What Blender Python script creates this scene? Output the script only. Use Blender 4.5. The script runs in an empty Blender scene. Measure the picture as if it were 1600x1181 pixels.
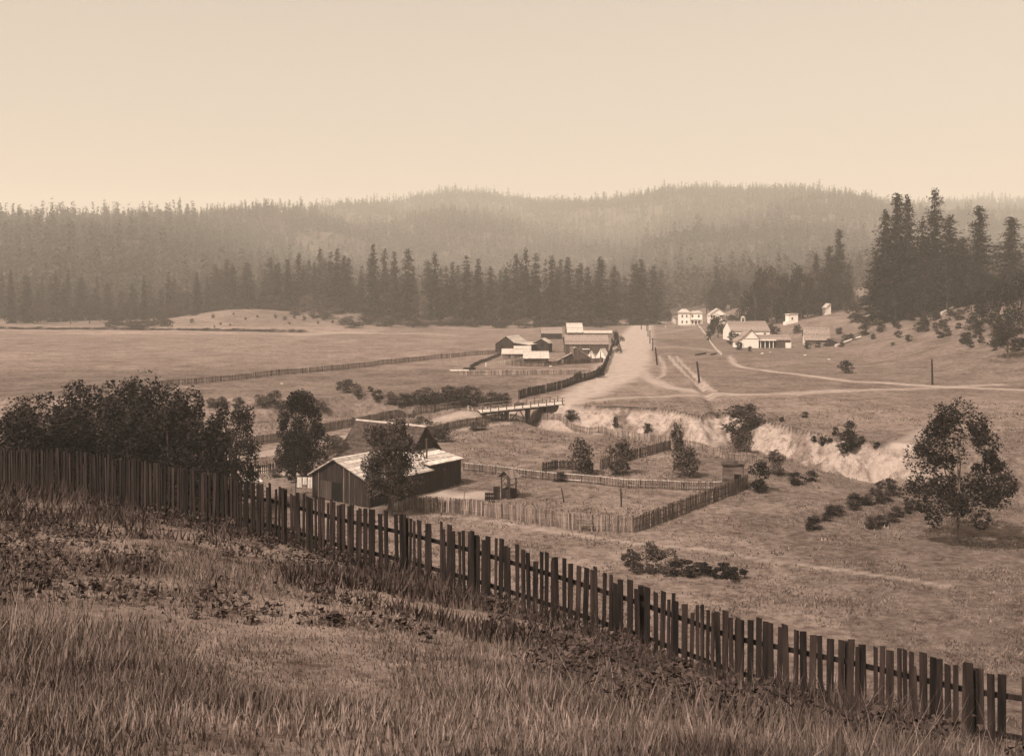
import bpy, math, random
import numpy as np
from mathutils import Matrix, Vector
R = math.radians
random.seed(7)
rng = np.random.default_rng(7)
C = bpy.context.scene.collection
F_PX, CX, HY, CAMZ = 1716.0, 800.0, 448.0, 20.0

# ---------------------------------------------------------------- materials
def sep(v):
    g = float(np.interp(v, [.02, .15, .5], [.64, .71, .85])); b = float(np.interp(v, [.02, .15, .5], [.53, .59, .74]))
    return (v, v*g, v*b, 1)

def new_mat(name):
    m = bpy.data.materials.new(name); m.use_nodes = True
    nt = m.node_tree; b = nt.nodes['Principled BSDF']
    b.inputs['Roughness'].default_value = .9
    b.inputs['Specular IOR Level'].default_value = .15
    return m, nt, b

def noise_mat(name, v0, v1, scale=1.5, stretch=(1, 1, 1), rough=.9, detail=6, bump=0, coord='Object', seams=0, c0=.35, c1=.65, spec=.15, isl=0, obr=0):
    m, nt, b = new_mat(name); N = nt.nodes; L = nt.links
    tc = N.new('ShaderNodeTexCoord'); mp = N.new('ShaderNodeMapping'); mp.inputs['Scale'].default_value = stretch
    L.new(tc.outputs[coord], mp.inputs['Vector'])
    no = N.new('ShaderNodeTexNoise'); no.inputs['Scale'].default_value = scale; no.inputs['Detail'].default_value = detail
    no.inputs['Roughness'].default_value = .65
    L.new(mp.outputs[0], no.inputs['Vector'])
    cr = N.new('ShaderNodeValToRGB'); cr.color_ramp.elements[0].position = c0; cr.color_ramp.elements[1].position = c1
    cr.color_ramp.elements[0].color = sep(v0); cr.color_ramp.elements[1].color = sep(v1)
    L.new(no.outputs['Fac'], cr.inputs[0]); out = cr.outputs[0]
    if seams:      # dark gaps between boards: real pattern of the material
        sx = N.new('ShaderNodeSeparateXYZ'); L.new(tc.outputs[coord], sx.inputs[0])
        ad = N.new('ShaderNodeMath'); ad.operation = 'ADD'
        if seams > 0: L.new(sx.outputs[0], ad.inputs[0]); L.new(sx.outputs[1], ad.inputs[1])
        else: L.new(sx.outputs[2], ad.inputs[0]); ad.inputs[1].default_value = 0
        dv = N.new('ShaderNodeMath'); dv.operation = 'MULTIPLY'; dv.inputs[1].default_value = 1/abs(seams); L.new(ad.outputs[0], dv.inputs[0])
        fr = N.new('ShaderNodeMath'); fr.operation = 'FRACT'; L.new(dv.outputs[0], fr.inputs[0])
        fl = N.new('ShaderNodeMath'); fl.operation = 'FLOOR'; L.new(dv.outputs[0], fl.inputs[0])
        wn = N.new('ShaderNodeTexWhiteNoise'); wn.noise_dimensions = '1D'; L.new(fl.outputs[0], wn.inputs['W'])
        lt = N.new('ShaderNodeMath'); lt.operation = 'GREATER_THAN'; lt.inputs[1].default_value = .12; L.new(fr.outputs[0], lt.inputs[0])
        ma = N.new('ShaderNodeMath'); ma.operation = 'MULTIPLY_ADD'; ma.inputs[1].default_value = .55; ma.inputs[2].default_value = .65; L.new(wn.outputs['Value'], ma.inputs[0])
        mm = N.new('ShaderNodeMath'); mm.operation = 'MULTIPLY'; L.new(ma.outputs[0], mm.inputs[0]); L.new(lt.outputs[0], mm.inputs[1])
        mx = N.new('ShaderNodeMath'); mx.operation = 'MAXIMUM'; mx.inputs[1].default_value = .3; L.new(mm.outputs[0], mx.inputs[0])
        vm = N.new('ShaderNodeVectorMath'); vm.operation = 'SCALE'; L.new(out, vm.inputs[0]); L.new(mx.outputs[0], vm.inputs['Scale']); out = vm.outputs[0]
    for amt, node, sock in ((isl, 'ShaderNodeNewGeometry', 'Random Per Island'), (obr, 'ShaderNodeObjectInfo', 'Random')):
        if amt:
            g = N.new(node); ma = N.new('ShaderNodeMath'); ma.operation = 'MULTIPLY_ADD'; ma.inputs[1].default_value = 2*amt; ma.inputs[2].default_value = 1-amt
            L.new(g.outputs[sock], ma.inputs[0]); vm = N.new('ShaderNodeVectorMath'); vm.operation = 'SCALE'; L.new(out, vm.inputs[0]); L.new(ma.outputs[0], vm.inputs['Scale']); out = vm.outputs[0]
    L.new(out, b.inputs['Base Color'])
    b.inputs['Roughness'].default_value = rough; b.inputs['Specular IOR Level'].default_value = spec
    if bump:
        bp = N.new('ShaderNodeBump'); bp.inputs['Strength'].default_value = bump; L.new(no.outputs['Fac'], bp.inputs['Height']); L.new(bp.outputs[0], b.inputs['Normal'])
    return m

M = {}
M['leaf'] = noise_mat('broad_leaves', .018, .075, .9, isl=.5, obr=.2)
M['leaf_dark'] = noise_mat('dark_leaves', .005, .024, .9, isl=.6, obr=.2)
M['leaf_pale'] = noise_mat('pale_leaves', .06, .15, .8, isl=.4, obr=.2)
M['needle'] = noise_mat('conifer_needles', .010, .042, 3.0, isl=.6, obr=.35)
M['needle_dark'] = noise_mat('dark_needles', .008, .03, 3.0, isl=.6, obr=.3)
M['forest'] = noise_mat('far_forest_needles', .012, .075, .02, detail=9, c0=.3, c1=.7, isl=.5)
M['bark'] = noise_mat('bark', .05, .14, 3, (1, 1, .3))
M['wood_dark'] = noise_mat('old_dark_boards', .010, .045, 2.2, (4, 4, .25), seams=.28)
M['wood_mid'] = noise_mat('weathered_boards', .04, .11, 2.2, (4, 4, .25), seams=.3)
M['wood_gray'] = noise_mat('grey_boards', .12, .24, 2.2, (4, 4, .25), seams=.3)
M['log'] = noise_mat('horizontal_boards', .05, .16, 2.2, (.4, .4, 3), seams=-.22)
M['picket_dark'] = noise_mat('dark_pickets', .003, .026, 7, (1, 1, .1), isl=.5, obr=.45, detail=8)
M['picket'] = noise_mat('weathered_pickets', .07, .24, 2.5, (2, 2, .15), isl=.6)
M['picket_shade'] = noise_mat('brown_shaded_pickets', .03, .12, 2.5, (2, 2, .15), isl=.6)  # darker copy of the weathered pickets; shade of turned-away faces is in it
M['rail_pale'] = noise_mat('pale_rails', .34, .5, 2)
M['shingle'] = noise_mat('mossy_shingles', .025, .105, 2.5, (1, 1, 1), detail=10, bump=.5, seams=-.22)
M['roof_mid'] = noise_mat('grey_shakes', .13, .30, 1.2, (2, 2, 1), seams=-.3, detail=9)
M['roof_pale'] = noise_mat('bleached_shakes', .26, .56, 1.1, (2, 2, 1), seams=-.24, detail=9)
M['white'] = noise_mat('whitewash', .58, .74, 1.2)
M['canvas'] = noise_mat('canvas', .5, .66, 1.0)
M['dark'] = noise_mat('opening_shade', .002, .004, 1)  # near-black colour that stands for the unlit inside of openings
M['pane'] = noise_mat('dark_window_glass', .02, .04, 1, rough=.2, spec=.5)
M['iron'] = noise_mat('rusty_iron', .04, .09, 4)
M['rock'] = noise_mat('pale_rock', .3, .5, 3, bump=.3)
M['cloth'] = noise_mat('linen', .5, .68, 3)
M['dry'] = noise_mat('dry_grass_blades', .05, .19, .35, detail=9, isl=.5)
M['dry_dark'] = noise_mat('green_weeds', .02, .07, .8, isl=.5)

# ---------------------------------------------------------------- noise / terrain
def vnoise(x, y, s, seed=0):
    x = np.asarray(x, float)/s + seed*17.3; y = np.asarray(y, float)/s - seed*9.1
    xi = np.floor(x); yi = np.floor(y); fx = x-xi; fy = y-yi
    fx = fx*fx*(3-2*fx); fy = fy*fy*(3-2*fy)
    def h(a, b):
        v = np.sin(a*127.1+b*311.7+seed*74.7)*43758.5453
        return v-np.floor(v)
    return (h(xi, yi)*(1-fx)+h(xi+1, yi)*fx)*(1-fy)+(h(xi, yi+1)*(1-fx)+h(xi+1, yi+1)*fx)*fy - .5
def fbm(x, y, s, o=4, seed=0):
    r = 0; a = 1
    for k in range(o): r = r+a*vnoise(x, y, s/2**k, seed+k); a *= .5
    return r
def sst(a, b, x):
    t = np.clip((np.asarray(x, float)-a)/(b-a), 0, 1); return t*t*(3-2*t)

S_X = [-40, -30, -16.1, -8.3, -2.7, 1.93, 5, 9, 14]; S_V = [.12, .13, .147, .171, .205, .252, .30, .35, .39]
CR_X = [-300, -110, -55, -42, -28, -11.5, -3, 2, 5, 8, 17, 24, 29, 33, 37, 40.5, 43, 48, 50, 56, 75, 130, 300]
CR_Y = [205, 195, 188.6, 190.6, 202, 200, 198, 194, 188, 184, 183, 178, 167, 176, 165, 155, 149, 142, 141, 131, 120, 112, 100]
# pixel ridge (ground under the ridge trees) and its distance
RG_P = [-400, 0, 92, 300, 400, 500, 600, 700, 800, 900, 950, 1000, 1050, 1150, 1250, 1350, 1420, 1500, 1600, 2000]
RG_Y = [356, 350, 348, 345, 341, 332, 320, 309, 315, 322, 326, 317, 306, 302, 306, 318, 330, 320, 318, 318]
RG_D = [1450, 1500, 1550, 1800, 2100, 2500, 2800, 3000, 3050, 3050, 2950, 2800, 2700, 2600, 2550, 2550, 2800, 3100, 3100, 3100]

def creek_rim(X):
    g = sst(10, 16, X); return np.interp(X, CR_X, CR_Y)+(1.6+2.2*g)*vnoise(X, X*0, 5, 3)+(.8+1.2*g)*vnoise(X, X*0, 1.9, 4)+.7*g*vnoise(X, X*0, .8, 6)
def H(X, Y):
    X = np.asarray(X, float); Y = np.asarray(Y, float)
    # valley floor with the creek
    yc = creek_rim(X)
    d = yc - Y
    right = sst(0, 9, X)
    wb = 3.0 + 7.5*right
    wbk = np.interp(X, [6, 28, 40], [6, 8, 11.5])
    low = -2.5*(.38*sst(0, .9, d)+.62*sst(.3, 1, d/wbk))
    ex = right*(1-sst(58, 90, X))
    bank = -(1.2)*ex*(sst(0, wbk, d)-sst(wbk+2, 34, d))
    trench = -1.6*(1-right)*np.exp(-((d-5)/3.0)**2)*(1-sst(150, 300, np.abs(X)))
    rid = .5-np.abs(fbm(X, Y*.35, 3.4, 4, 11))*2.4; crag = .45-np.abs(fbm(X+Y*.5, Y, 2.4, 5, 13))*2.4
    rough = ex*sst(10, 15, X)*sst(0, 1.5, d)*(1-sst(wbk-1, wbk+2.5, d))*(rid*1.1+fbm(X, Y, 1.1, 3, 14)*.5+crag*1.5*sst(36, 42, X))
    z = low + bank + trench + rough
    # side gully running back from the bank and the ditch along the lane
    gx = 33+ (Y-176)*.11
    z = z - .8*np.exp(-((X-gx)/1.0)**2)*sst(170, 176, Y)*(1-sst(196, 330, Y))
    # gully at far right of bank
    # bridge embankment
    z = z + 1.5*np.exp(-(((X+8)/5)**2+((Y-186)/3.5)**2))*(1-sst(-5, -1, X))
    # gentle relief
    far = sst(60, 130, Y)
    z = z + far*(fbm(X, Y, 60, 3, 1)*.9 + fbm(X, Y, 9, 3, 2)*.22) + fbm(X, Y, 2.2, 3, 5)*.12*(1-sst(120, 260, Y))
    # right slope
    rs = np.clip(X-92-np.clip(260-Y, 0, 200)*.25, 0, None)
    z = z + 15.5*np.tanh((np.sqrt(rs*rs+36)-6)*.25/15.5)*sst(170, 250, Y)*(1+.5*fbm(X, Y, 45, 3, 8))
    # mound on the left
    z = z + 7.5*np.exp(-(((X+150)/42)**2+((Y-620)/40)**2)) + 5*np.exp(-(((X+95)/25)**2+((Y-640)/30)**2))
    # forested hill
    P = CX+F_PX*X/np.maximum(Y, 50)
    ry = np.interp(P, RG_P, RG_Y); rd = np.interp(P, RG_P, RG_D)
    zr = CAMZ+(HY-ry)/F_PX*rd
    yb = np.interp(P, [100, 350, 600, 1100, 1400], [700, 800, 1080, 1080, 900])+ 40*vnoise(X, Y*0, 120, 21)
    t = (Y-yb)/(rd-yb)
    hp = np.clip(t, 0, 1)
    hill = zr*(hp**1.05)*(1-.0*hp)
    hill = np.where(t > 1, zr*np.clip(1-(t-1)*1.2, .25, 1), hill)
    sp = np.clip(t, 0, 1)*np.clip(1-t, 0, 1)*4
    hill = hill + sp*(fbm(X, Y, 360, 4, 31)*90)*np.interp(P, [150, 520], [.25, 1])*(t < 1)
    z = np.maximum(z, np.where(t > 0, hill, -9)) if False else z*(1-sst(0, .15, t)) + np.where(t > 0, hill, 0)+z*sst(0,.15,t)*.3
    # foreground hill the photographer stands on
    s = np.interp(X, S_X, S_V)
    y1 = 41.5-.749*(X+16.1)
    fh = CAMZ-1.7-s*np.maximum(Y, -30) - .33*np.clip(Y-y1, 0, None)*sst(6, -4, X) if False else CAMZ-1.7-s*np.maximum(Y, -30) - .33*np.clip(Y-y1, 0, None)*(1-sst(-4, 6, X))
    fh = fh + .25*fbm(X, Y, 6, 4, 41)*sst(3, 12, Y)
    k = 1.2; m = np.maximum(fh, z)
    return m + np.log(np.exp((fh-m)*k)+np.exp((z-m)*k))/k - 0*m

_ys = 6*np.exp(np.linspace(0, math.log(2600/6), 6000))
def at(px, py, far=False):
    dx = (px-CX)/F_PX; dz = -(py-HY)/F_PX
    ys = _ys; hh = H(ys*dx, ys); zz = CAMZ+dz*ys
    idx = np.nonzero(hh >= zz)[0]
    idx = idx[idx > 0]
    if len(idx) == 0: y = 900.0
    else:
        i = idx[0]; a, b = ys[i-1], ys[i]
        for _ in range(12):
            m = (a+b)/2
            if H(m*dx, m) >= CAMZ+dz*m: b = m
            else: a = m
        y = b
    return Vector((y*dx, y, float(H(y*dx, y))))
def atd(px, D):
    x = (px-CX)/F_PX*D
    return Vector((x, D, float(H(x, D))))
def gz(x, y): return float(H(x, y))

# ---------------------------------------------------------------- object helpers
def prop(o, label=None, cat=None, group=None, kind=None):
    if label: o['label'] = label
    if cat: o['category'] = cat
    if group: o['group'] = group
    if kind: o['kind'] = kind
    return o
def empty(name, label, cat, loc=(0, 0, 0), rz=0, group=None):
    o = bpy.data.objects.new(name, None); C.objects.link(o); o.location = loc; o.rotation_euler = (0, 0, rz)
    o.empty_display_size = .2
    return prop(o, label, cat, group)
def link(name, me, parent=None):
    o = bpy.data.objects.new(name, me); C.objects.link(o)
    if parent: o.parent = parent
    return o
def tri_mesh(name, tris, mat):
    """tris: (n,3,3) array"""
    n = len(tris); me = bpy.data.meshes.new(name)
    me.vertices.add(n*3); me.vertices.foreach_set('co', np.ascontiguousarray(tris, dtype=np.float32).ravel())
    me.loops.add(n*3); me.loops.foreach_set('vertex_index', np.arange(n*3, dtype=np.int32))
    me.polygons.add(n); me.polygons.foreach_set('loop_start', np.arange(0, n*3, 3, dtype=np.int32))
    me.update(calc_edges=True); me.materials.append(mat); return me
class MB:
    def __init__(s): s.v = []; s.f = []
    def add(s, vs, fs, T=None):
        n = len(s.v)
        for p in vs: s.v.append(tuple(T @ Vector(p)) if T is not None else tuple(p))
        for f in fs: s.f.append([i+n for i in f])
    def box(s, x0, x1, y0, y1, z0, z1, T=None):
        s.add([(x0, y0, z0), (x1, y0, z0), (x1, y1, z0), (x0, y1, z0), (x0, y0, z1), (x1, y0, z1), (x1, y1, z1), (x0, y1, z1)],
              [(0, 3, 2, 1), (4, 5, 6, 7), (0, 1, 5, 4), (1, 2, 6, 5), (2, 3, 7, 6), (3, 0, 4, 7)], T)
    def beam(s, a, b, w, h=None, T=None):
        a = Vector(a); b = Vector(b); h = h or w; d = (b-a); L = d.length
        if L < 1e-6: return
        q = d.to_track_quat('Z', 'Y').to_matrix().to_4x4(); q.translation = a
        if T is not None: q = T @ q
        s.box(-w/2, w/2, -h/2, h/2, 0, L, q)
    def tube(s, pts, rad, n=7):
        pts = [Vector(p) for p in pts]; rings = []
        base = len(s.v)
        for i, p in enumerate(pts):
            d = (pts[min(i+1, len(pts)-1)]-pts[max(i-1, 0)]).normalized()
            q = d.to_track_quat('Z', 'Y').to_matrix()
            for k in range(n):
                a = 2*math.pi*k/n; s.v.append(tuple(p+q @ Vector((math.cos(a)*rad[i], math.sin(a)*rad[i], 0))))
        for i in range(len(pts)-1):
            for k in range(n):
                a = base+i*n+k; b = base+i*n+(k+1) % n; s.f.append([a, b, b+n, a+n])
        s.f.append([base+(len(pts)-1)*n+k for k in range(n)]); s.f.append([base+k for k in reversed(range(n))])
    def prism(s, prof, y0, y1, T=None):
        n = len(prof)
        vs = [(x, y0, z) for x, z in prof]+[(x, y1, z) for x, z in prof]
        fs = [tuple(range(n)), tuple(reversed(range(n, 2*n)))]+[(i, i+n, (i+1) % n+n, (i+1) % n) for i in range(n)]
        s.add(vs, fs, T)
    def mesh(s, name, mat):
        me = bpy.data.meshes.new(name); me.from_pydata(s.v, [], s.f)
        import bmesh
        bm = bmesh.new(); bm.from_mesh(me); bmesh.ops.recalc_face_normals(bm, faces=bm.faces); bm.to_mesh(me); bm.free()
        me.materials.append(mat); return me
    def build(s, name, mat, parent=None): return link(name, s.mesh(name, mat), parent)
ORD = ['first', 'second', 'third', 'fourth', 'fifth', 'sixth', 'seventh', 'eighth', 'ninth', 'tenth', 'eleventh', 'twelfth', 'thirteenth', 'fourteenth', 'fifteenth', 'sixteenth', 'seventeenth', 'eighteenth', 'nineteenth', 'twentieth']
def ordw(i):
    if i < 20: return ORD[i]
    t, r = divmod(i+1, 10); tens = {2: 'twenty', 3: 'thirty', 4: 'forty', 5: 'fifty'}[t]
    return {2: 'twentieth', 3: 'thirtieth', 4: 'fortieth', 5: 'fiftieth'}[t] if r == 0 else tens+'-'+ORD[r-1]

# ---------------------------------------------------------------- terrain mesh
ROADS = []   # (polyline world, halfwidth, softness, strength, tag)
def road(pxs, hw, soft, strength, tag, wob=.0):
    P = [at(x, y) for x, y in pxs]; ROADS.append((np.array([(p.x, p.y) for p in P]), np.array(hw, float)*np.ones(len(P)), soft, strength, tag))
road([(875, 634), (903, 620), (938, 602), (962, 585), (978, 565), (988, 543), (996, 522), (1003, 508)], [1.8, 2.2, 3.4, 5, 5.2, 5.6, 5.2, 4.5], 3.0, .9, 'road')
road([(1000, 575), (1010, 590), (1040, 603), (1085, 612), (1150, 616)], 1.2, 1.6, .7, 'road')
road([(880, 630), (960, 622), (1060, 618), (1150, 617), (1300, 611), (1560, 601)], 1.0, 1.6, .6, 'path')
road([(1046, 556), (1056, 570), (1075, 588), (1102, 610)], .3, .5, .8, 'path')
road([(1056, 556), (1069, 572), (1092, 592), (1117, 612)], .3, .5, .75, 'path')
road([(1030, 556), (1038, 572), (1037, 586), (1026, 592)], .3, .5, .7, 'path')
road([(1140, 556), (1146, 568), (1165, 575), (1210, 581), (1270, 588), (1330, 596), (1420, 601), (1520, 606), (1640, 611)], [.35, .5, .8, 1, 1, 1, 1, 1, 1], .7, .8, 'path')
road([(1010, 545), (1050, 541), (1120, 549)], .8, 2.0, .35, 'path')
road([(1015, 522), (1060, 517), (1095, 512)], .8, 2.0, .35, 'path')
road([(800, 648), (745, 647), (700, 651), (640, 663), (560, 680), (500, 692), (430, 706), (380, 716), (300, 724)], 1.0, 1.0, .6, 'road')
road([(600, 800), (740, 810), (880, 832), (1000, 850), (1100, 858), (1200, 876), (1330, 893), (1480, 915)], .22, .4, .55, 'path')
road([(690, 772), (720, 776), (745, 774)], 1.4, 1.6, .9, 'yard')
road([(390, 735), (440, 740), (480, 748)], 1.5, 1.5, .7, 'yard')
road([(345, 521), (470, 524), (520, 519), (600, 521), (700, 523)], [1, 4, 5, 2, 1], 6, .5, 'bare_ground')
road([(1410, 700), (1400, 718), (1385, 733)], 1.2, 1.8, .9, 'bare_ground')
road([(1450, 672), (1425, 684), (1390, 700)], .5, 1.8, .6, 'bare_ground')
road([(720, 672), (790, 662)], 0.5, 1.2, .5, 'bare_ground')

def seg_dist(X, Y, P, hw):
    best = np.full(X.shape, 1e9)
    for i in range(len(P)-1):
        a, b = P[i], P[i+1]; d = b-a; L2 = (d**2).sum()
        t = np.clip(((X-a[0])*d[0]+(Y-a[1])*d[1])/L2, 0, 1)
        dd = np.hypot(X-a[0]-t*d[0], Y-a[1]-t*d[1]) - (hw[i]+(hw[i+1]-hw[i])*t)
        best = np.minimum(best, dd)
    return best
def dirt_field(X, Y):
    dirt = np.zeros(X.shape); tags = np.zeros(X.shape, int)
    names = ['ground', 'road', 'path', 'yard', 'bare_ground']
    for P, hw, soft, st, tag in ROADS:
        e = seg_dist(X, Y, P, hw)+vnoise(X, Y, 1.8, 61)*.8*min(1, soft*.5)+vnoise(X, Y, 6, 62)*1.4*min(1, soft*.4)
        v = (1-sst(-.3*soft, soft, e))*st
        tags = np.where((v > .42) & (v > dirt), names.index(tag), tags)
        dirt = np.maximum(dirt, v)
    return dirt, tags
def bank_field(X, Y):
    yc = creek_rim(X)
    d = yc-Y
    wbk = np.interp(X, [6, 28, 40], [6, 8, 11.5])
    b = sst(.2, 1.0, d)*(1-sst(wbk-1.5, wbk+1.5, d+3*fbm(X, Y, 5, 2, 7)))*sst(3, 9, X)*(1-sst(47, 53, X+2*fbm(X, Y, 4, 3, 29)))
    gx = 33+(Y-176)*.11
    f = fbm(X, Y, 3.5, 5, 19); b = b*(.1+.9*sst(-.42, -.3, f))*(1-.45*sst(.12, .3, fbm(X, Y, 1.6, 4, 23))*sst(34, 40, X))
    return b

rows = [-60.0, -30., -12.]
y = 0.0
while y < 3500:
    rows.append(y); st = .0075*(y+18)
    if 128 < y < 192: st = .32
    elif 120 < y < 300: st = min(st, .8)
    if y > 700: st = 15
    if y > 3250: st = 120
    y += st
rows += [4200., 5400.]
rows = np.array(rows); ncol = 860
uc = np.linspace(-1, 1, ncol); uc = .42*uc+.58*uc**3      # finer in the middle
YY, UU = np.meshgrid(rows, uc, indexing='ij')
XX = UU*1.9*(np.maximum(YY, -20)+45)
ZZ = H(XX, YY)
nr = len(rows)
co = np.stack([XX, YY, ZZ], -1).reshape(-1, 3)
dirt, tags = dirt_field(XX, YY); bank = bank_field(XX, YY)
# field tones (crops, mown or green patches): what grows there differs; the rim line also holds overhang shade
tone = 1+.25*fbm(XX, YY, 40, 4, 71)
def poly_in(px):
    P = [at(a, b) for a, b in px]; P = [(p.x, p.y) for p in P]
    ins = np.zeros(XX.shape, bool); n = len(P)
    for i in range(n):
        x0, y0 = P[i]; x1, y1 = P[(i+1) % n]
        c = ((y0 > YY) != (y1 > YY)) & (XX < (x1-x0)*(YY-y0)/(y1-y0+1e-9)+x0); ins ^= c
    return ins
tone = np.where((YY > 40) & (YY < 150) & (XX > 22), tone*.80, tone)
ground_far = (YY > 195) & (YY < 420) & (XX < -30+ (YY-200)*.1) 
tone = np.where((YY > 195) & (YY < 262) & (XX < 5), tone*.8, tone)       # damp meadow behind the creek
tone = np.where((YY > 470) & (YY < 545) & (XX < -60), tone*1.3, tone)
tone = np.where((YY > 300) & (YY < 460) & (XX > -230) & (XX < -20), tone*1.08, tone)
tone = np.where((YY > 200) & (XX > 38) & (YY < 420), tone*.88, tone)
tone = np.where(YY > 700, tone*.45, tone)
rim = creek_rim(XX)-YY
tone = np.where((np.abs(rim-.05) < .35) & (XX > 10) & (XX < 52) & (vnoise(XX, YY*0, 2.4, 88) > -.3), .3, tone)  # dark turf plus shade under the overhanging rim, put into the tone
tone = np.where((YY < 30), tone*1.15, tone)
ii, jj = np.meshgrid(np.arange(nr-1), np.arange(ncol-1), indexing='ij')
q = np.stack([ii*ncol+jj, ii*ncol+jj+1, (ii+1)*ncol+jj+1, (ii+1)*ncol+jj], -1).reshape(-1, 4)
ftag = tags[:-1, :-1].ravel(); fb = bank[:-1, :-1].ravel(); ftag = np.where(fb > .55, 5, ftag)
hillf = (YY[:-1, :-1].ravel() > 720); ftag = np.where(hillf, 6, ftag)

def ground_material():
    m, nt, b = new_mat('dry_valley_ground'); N = nt.nodes; L = nt.links
    def att(n):
        a = N.new('ShaderNodeAttribute'); a.attribute_name = n; return a.outputs['Fac']
    geo = N.new('ShaderNodeNewGeometry')
    def noi(scale, det=8, rough=.7):
        n = N.new('ShaderNodeTexNoise'); n.inputs['Scale'].default_value = scale; n.inputs['Detail'].default_value = det; n.inputs['Roughness'].default_value = rough
        L.new(geo.outputs['Position'], n.inputs['Vector']); return n.outputs['Fac']
    n1 = noi(.09); n2 = noi(1.1, 9, .8); n3 = noi(.5, 6)
    mix = N.new('ShaderNodeMath'); mix.operation = 'ADD'; n4 = noi(.3, 8, .75)
    mh = N.new('ShaderNodeMath'); mh.operation = 'ADD'; L.new(n1, mh.inputs[0]); L.new(n4, mh.inputs[1]); mh2 = N.new('ShaderNodeMath'); mh2.operation = 'MULTIPLY'; mh2.inputs[1].default_value = .5; L.new(mh.outputs[0], mh2.inputs[0]); L.new(mh2.outputs[0], mix.inputs[0]); L.new(n2, mix.inputs[1])
    hv = N.new('ShaderNodeMath'); hv.operation = 'MULTIPLY'; hv.inputs[1].default_value = .5; L.new(mix.outputs[0], hv.inputs[0])
    cr = N.new('ShaderNodeValToRGB'); e = cr.color_ramp.elements; e[0].position = .42; e[1].position = .58; e[0].color = sep(.06); e[1].color = sep(.225)
    L.new(hv.outputs[0], cr.inputs[0])
    tn = N.new('ShaderNodeVectorMath'); tn.operation = 'SCALE'; L.new(cr.outputs[0], tn.inputs[0]); L.new(att('tone'), tn.inputs['Scale'])
    cd = N.new('ShaderNodeValToRGB'); e = cd.color_ramp.elements; e[0].position = .3; e[1].position = .65; e[0].color = sep(.23); e[1].color = sep(.36)
    L.new(n3, cd.inputs[0])
    m1 = N.new('ShaderNodeMix'); m1.data_type = 'RGBA'; L.new(att('dirt'), m1.inputs['Factor']); L.new(tn.outputs[0], m1.inputs[6]); L.new(cd.outputs[0], m1.inputs[7])
    cb = N.new('ShaderNodeValToRGB'); e = cb.color_ramp.elements; e[0].position = .36; e[1].position = .56; e[0].color = sep(.12); e[1].color = sep(.31)
    L.new(n2, cb.inputs[0])
    m2 = N.new('ShaderNodeMix'); m2.data_type = 'RGBA'; L.new(att('bank'), m2.inputs['Factor']); L.new(m1.outputs[2], m2.inputs[6]); L.new(cb.outputs[0], m2.inputs[7])
    L.new(m2.outputs[2], b.inputs['Base Color'])
    bp = N.new('ShaderNodeBump'); bp.inputs['Strength'].default_value = .5; bp.inputs['Distance'].default_value = .25; L.new(n2, bp.inputs['Height']); L.new(bp.outputs[0], b.inputs['Normal'])
    b.inputs['Roughness'].default_value = 1; b.inputs['Specular IOR Level'].default_value = 0
    return m
GM = ground_material()
def sub_terrain(name, tag):
    fs = q[ftag == tag]
    if len(fs) == 0: return
    used, inv = np.unique(fs.ravel(), return_inverse=True)
    me = bpy.data.meshes.new(name)
    me.vertices.add(len(used)); me.vertices.foreach_set('co', co[used].astype(np.float32).ravel())
    me.loops.add(len(inv)); me.loops.foreach_set('vertex_index', inv.astype(np.int32))
    me.polygons.add(len(fs)); me.polygons.foreach_set('loop_start', np.arange(0, len(inv), 4, dtype=np.int32))
    me.update(calc_edges=True)
    me.polygons.foreach_set('use_smooth', np.ones(len(fs), bool))
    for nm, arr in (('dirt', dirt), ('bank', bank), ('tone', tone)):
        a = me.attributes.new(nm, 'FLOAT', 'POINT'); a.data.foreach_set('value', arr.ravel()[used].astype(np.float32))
    me.materials.append(GM)
    o = link(name, me); o['kind'] = 'structure'
for i, n in enumerate(['ground', 'road', 'path', 'yard', 'bare_ground', 'creek_bank', 'hill']): sub_terrain(n, i)

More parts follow.
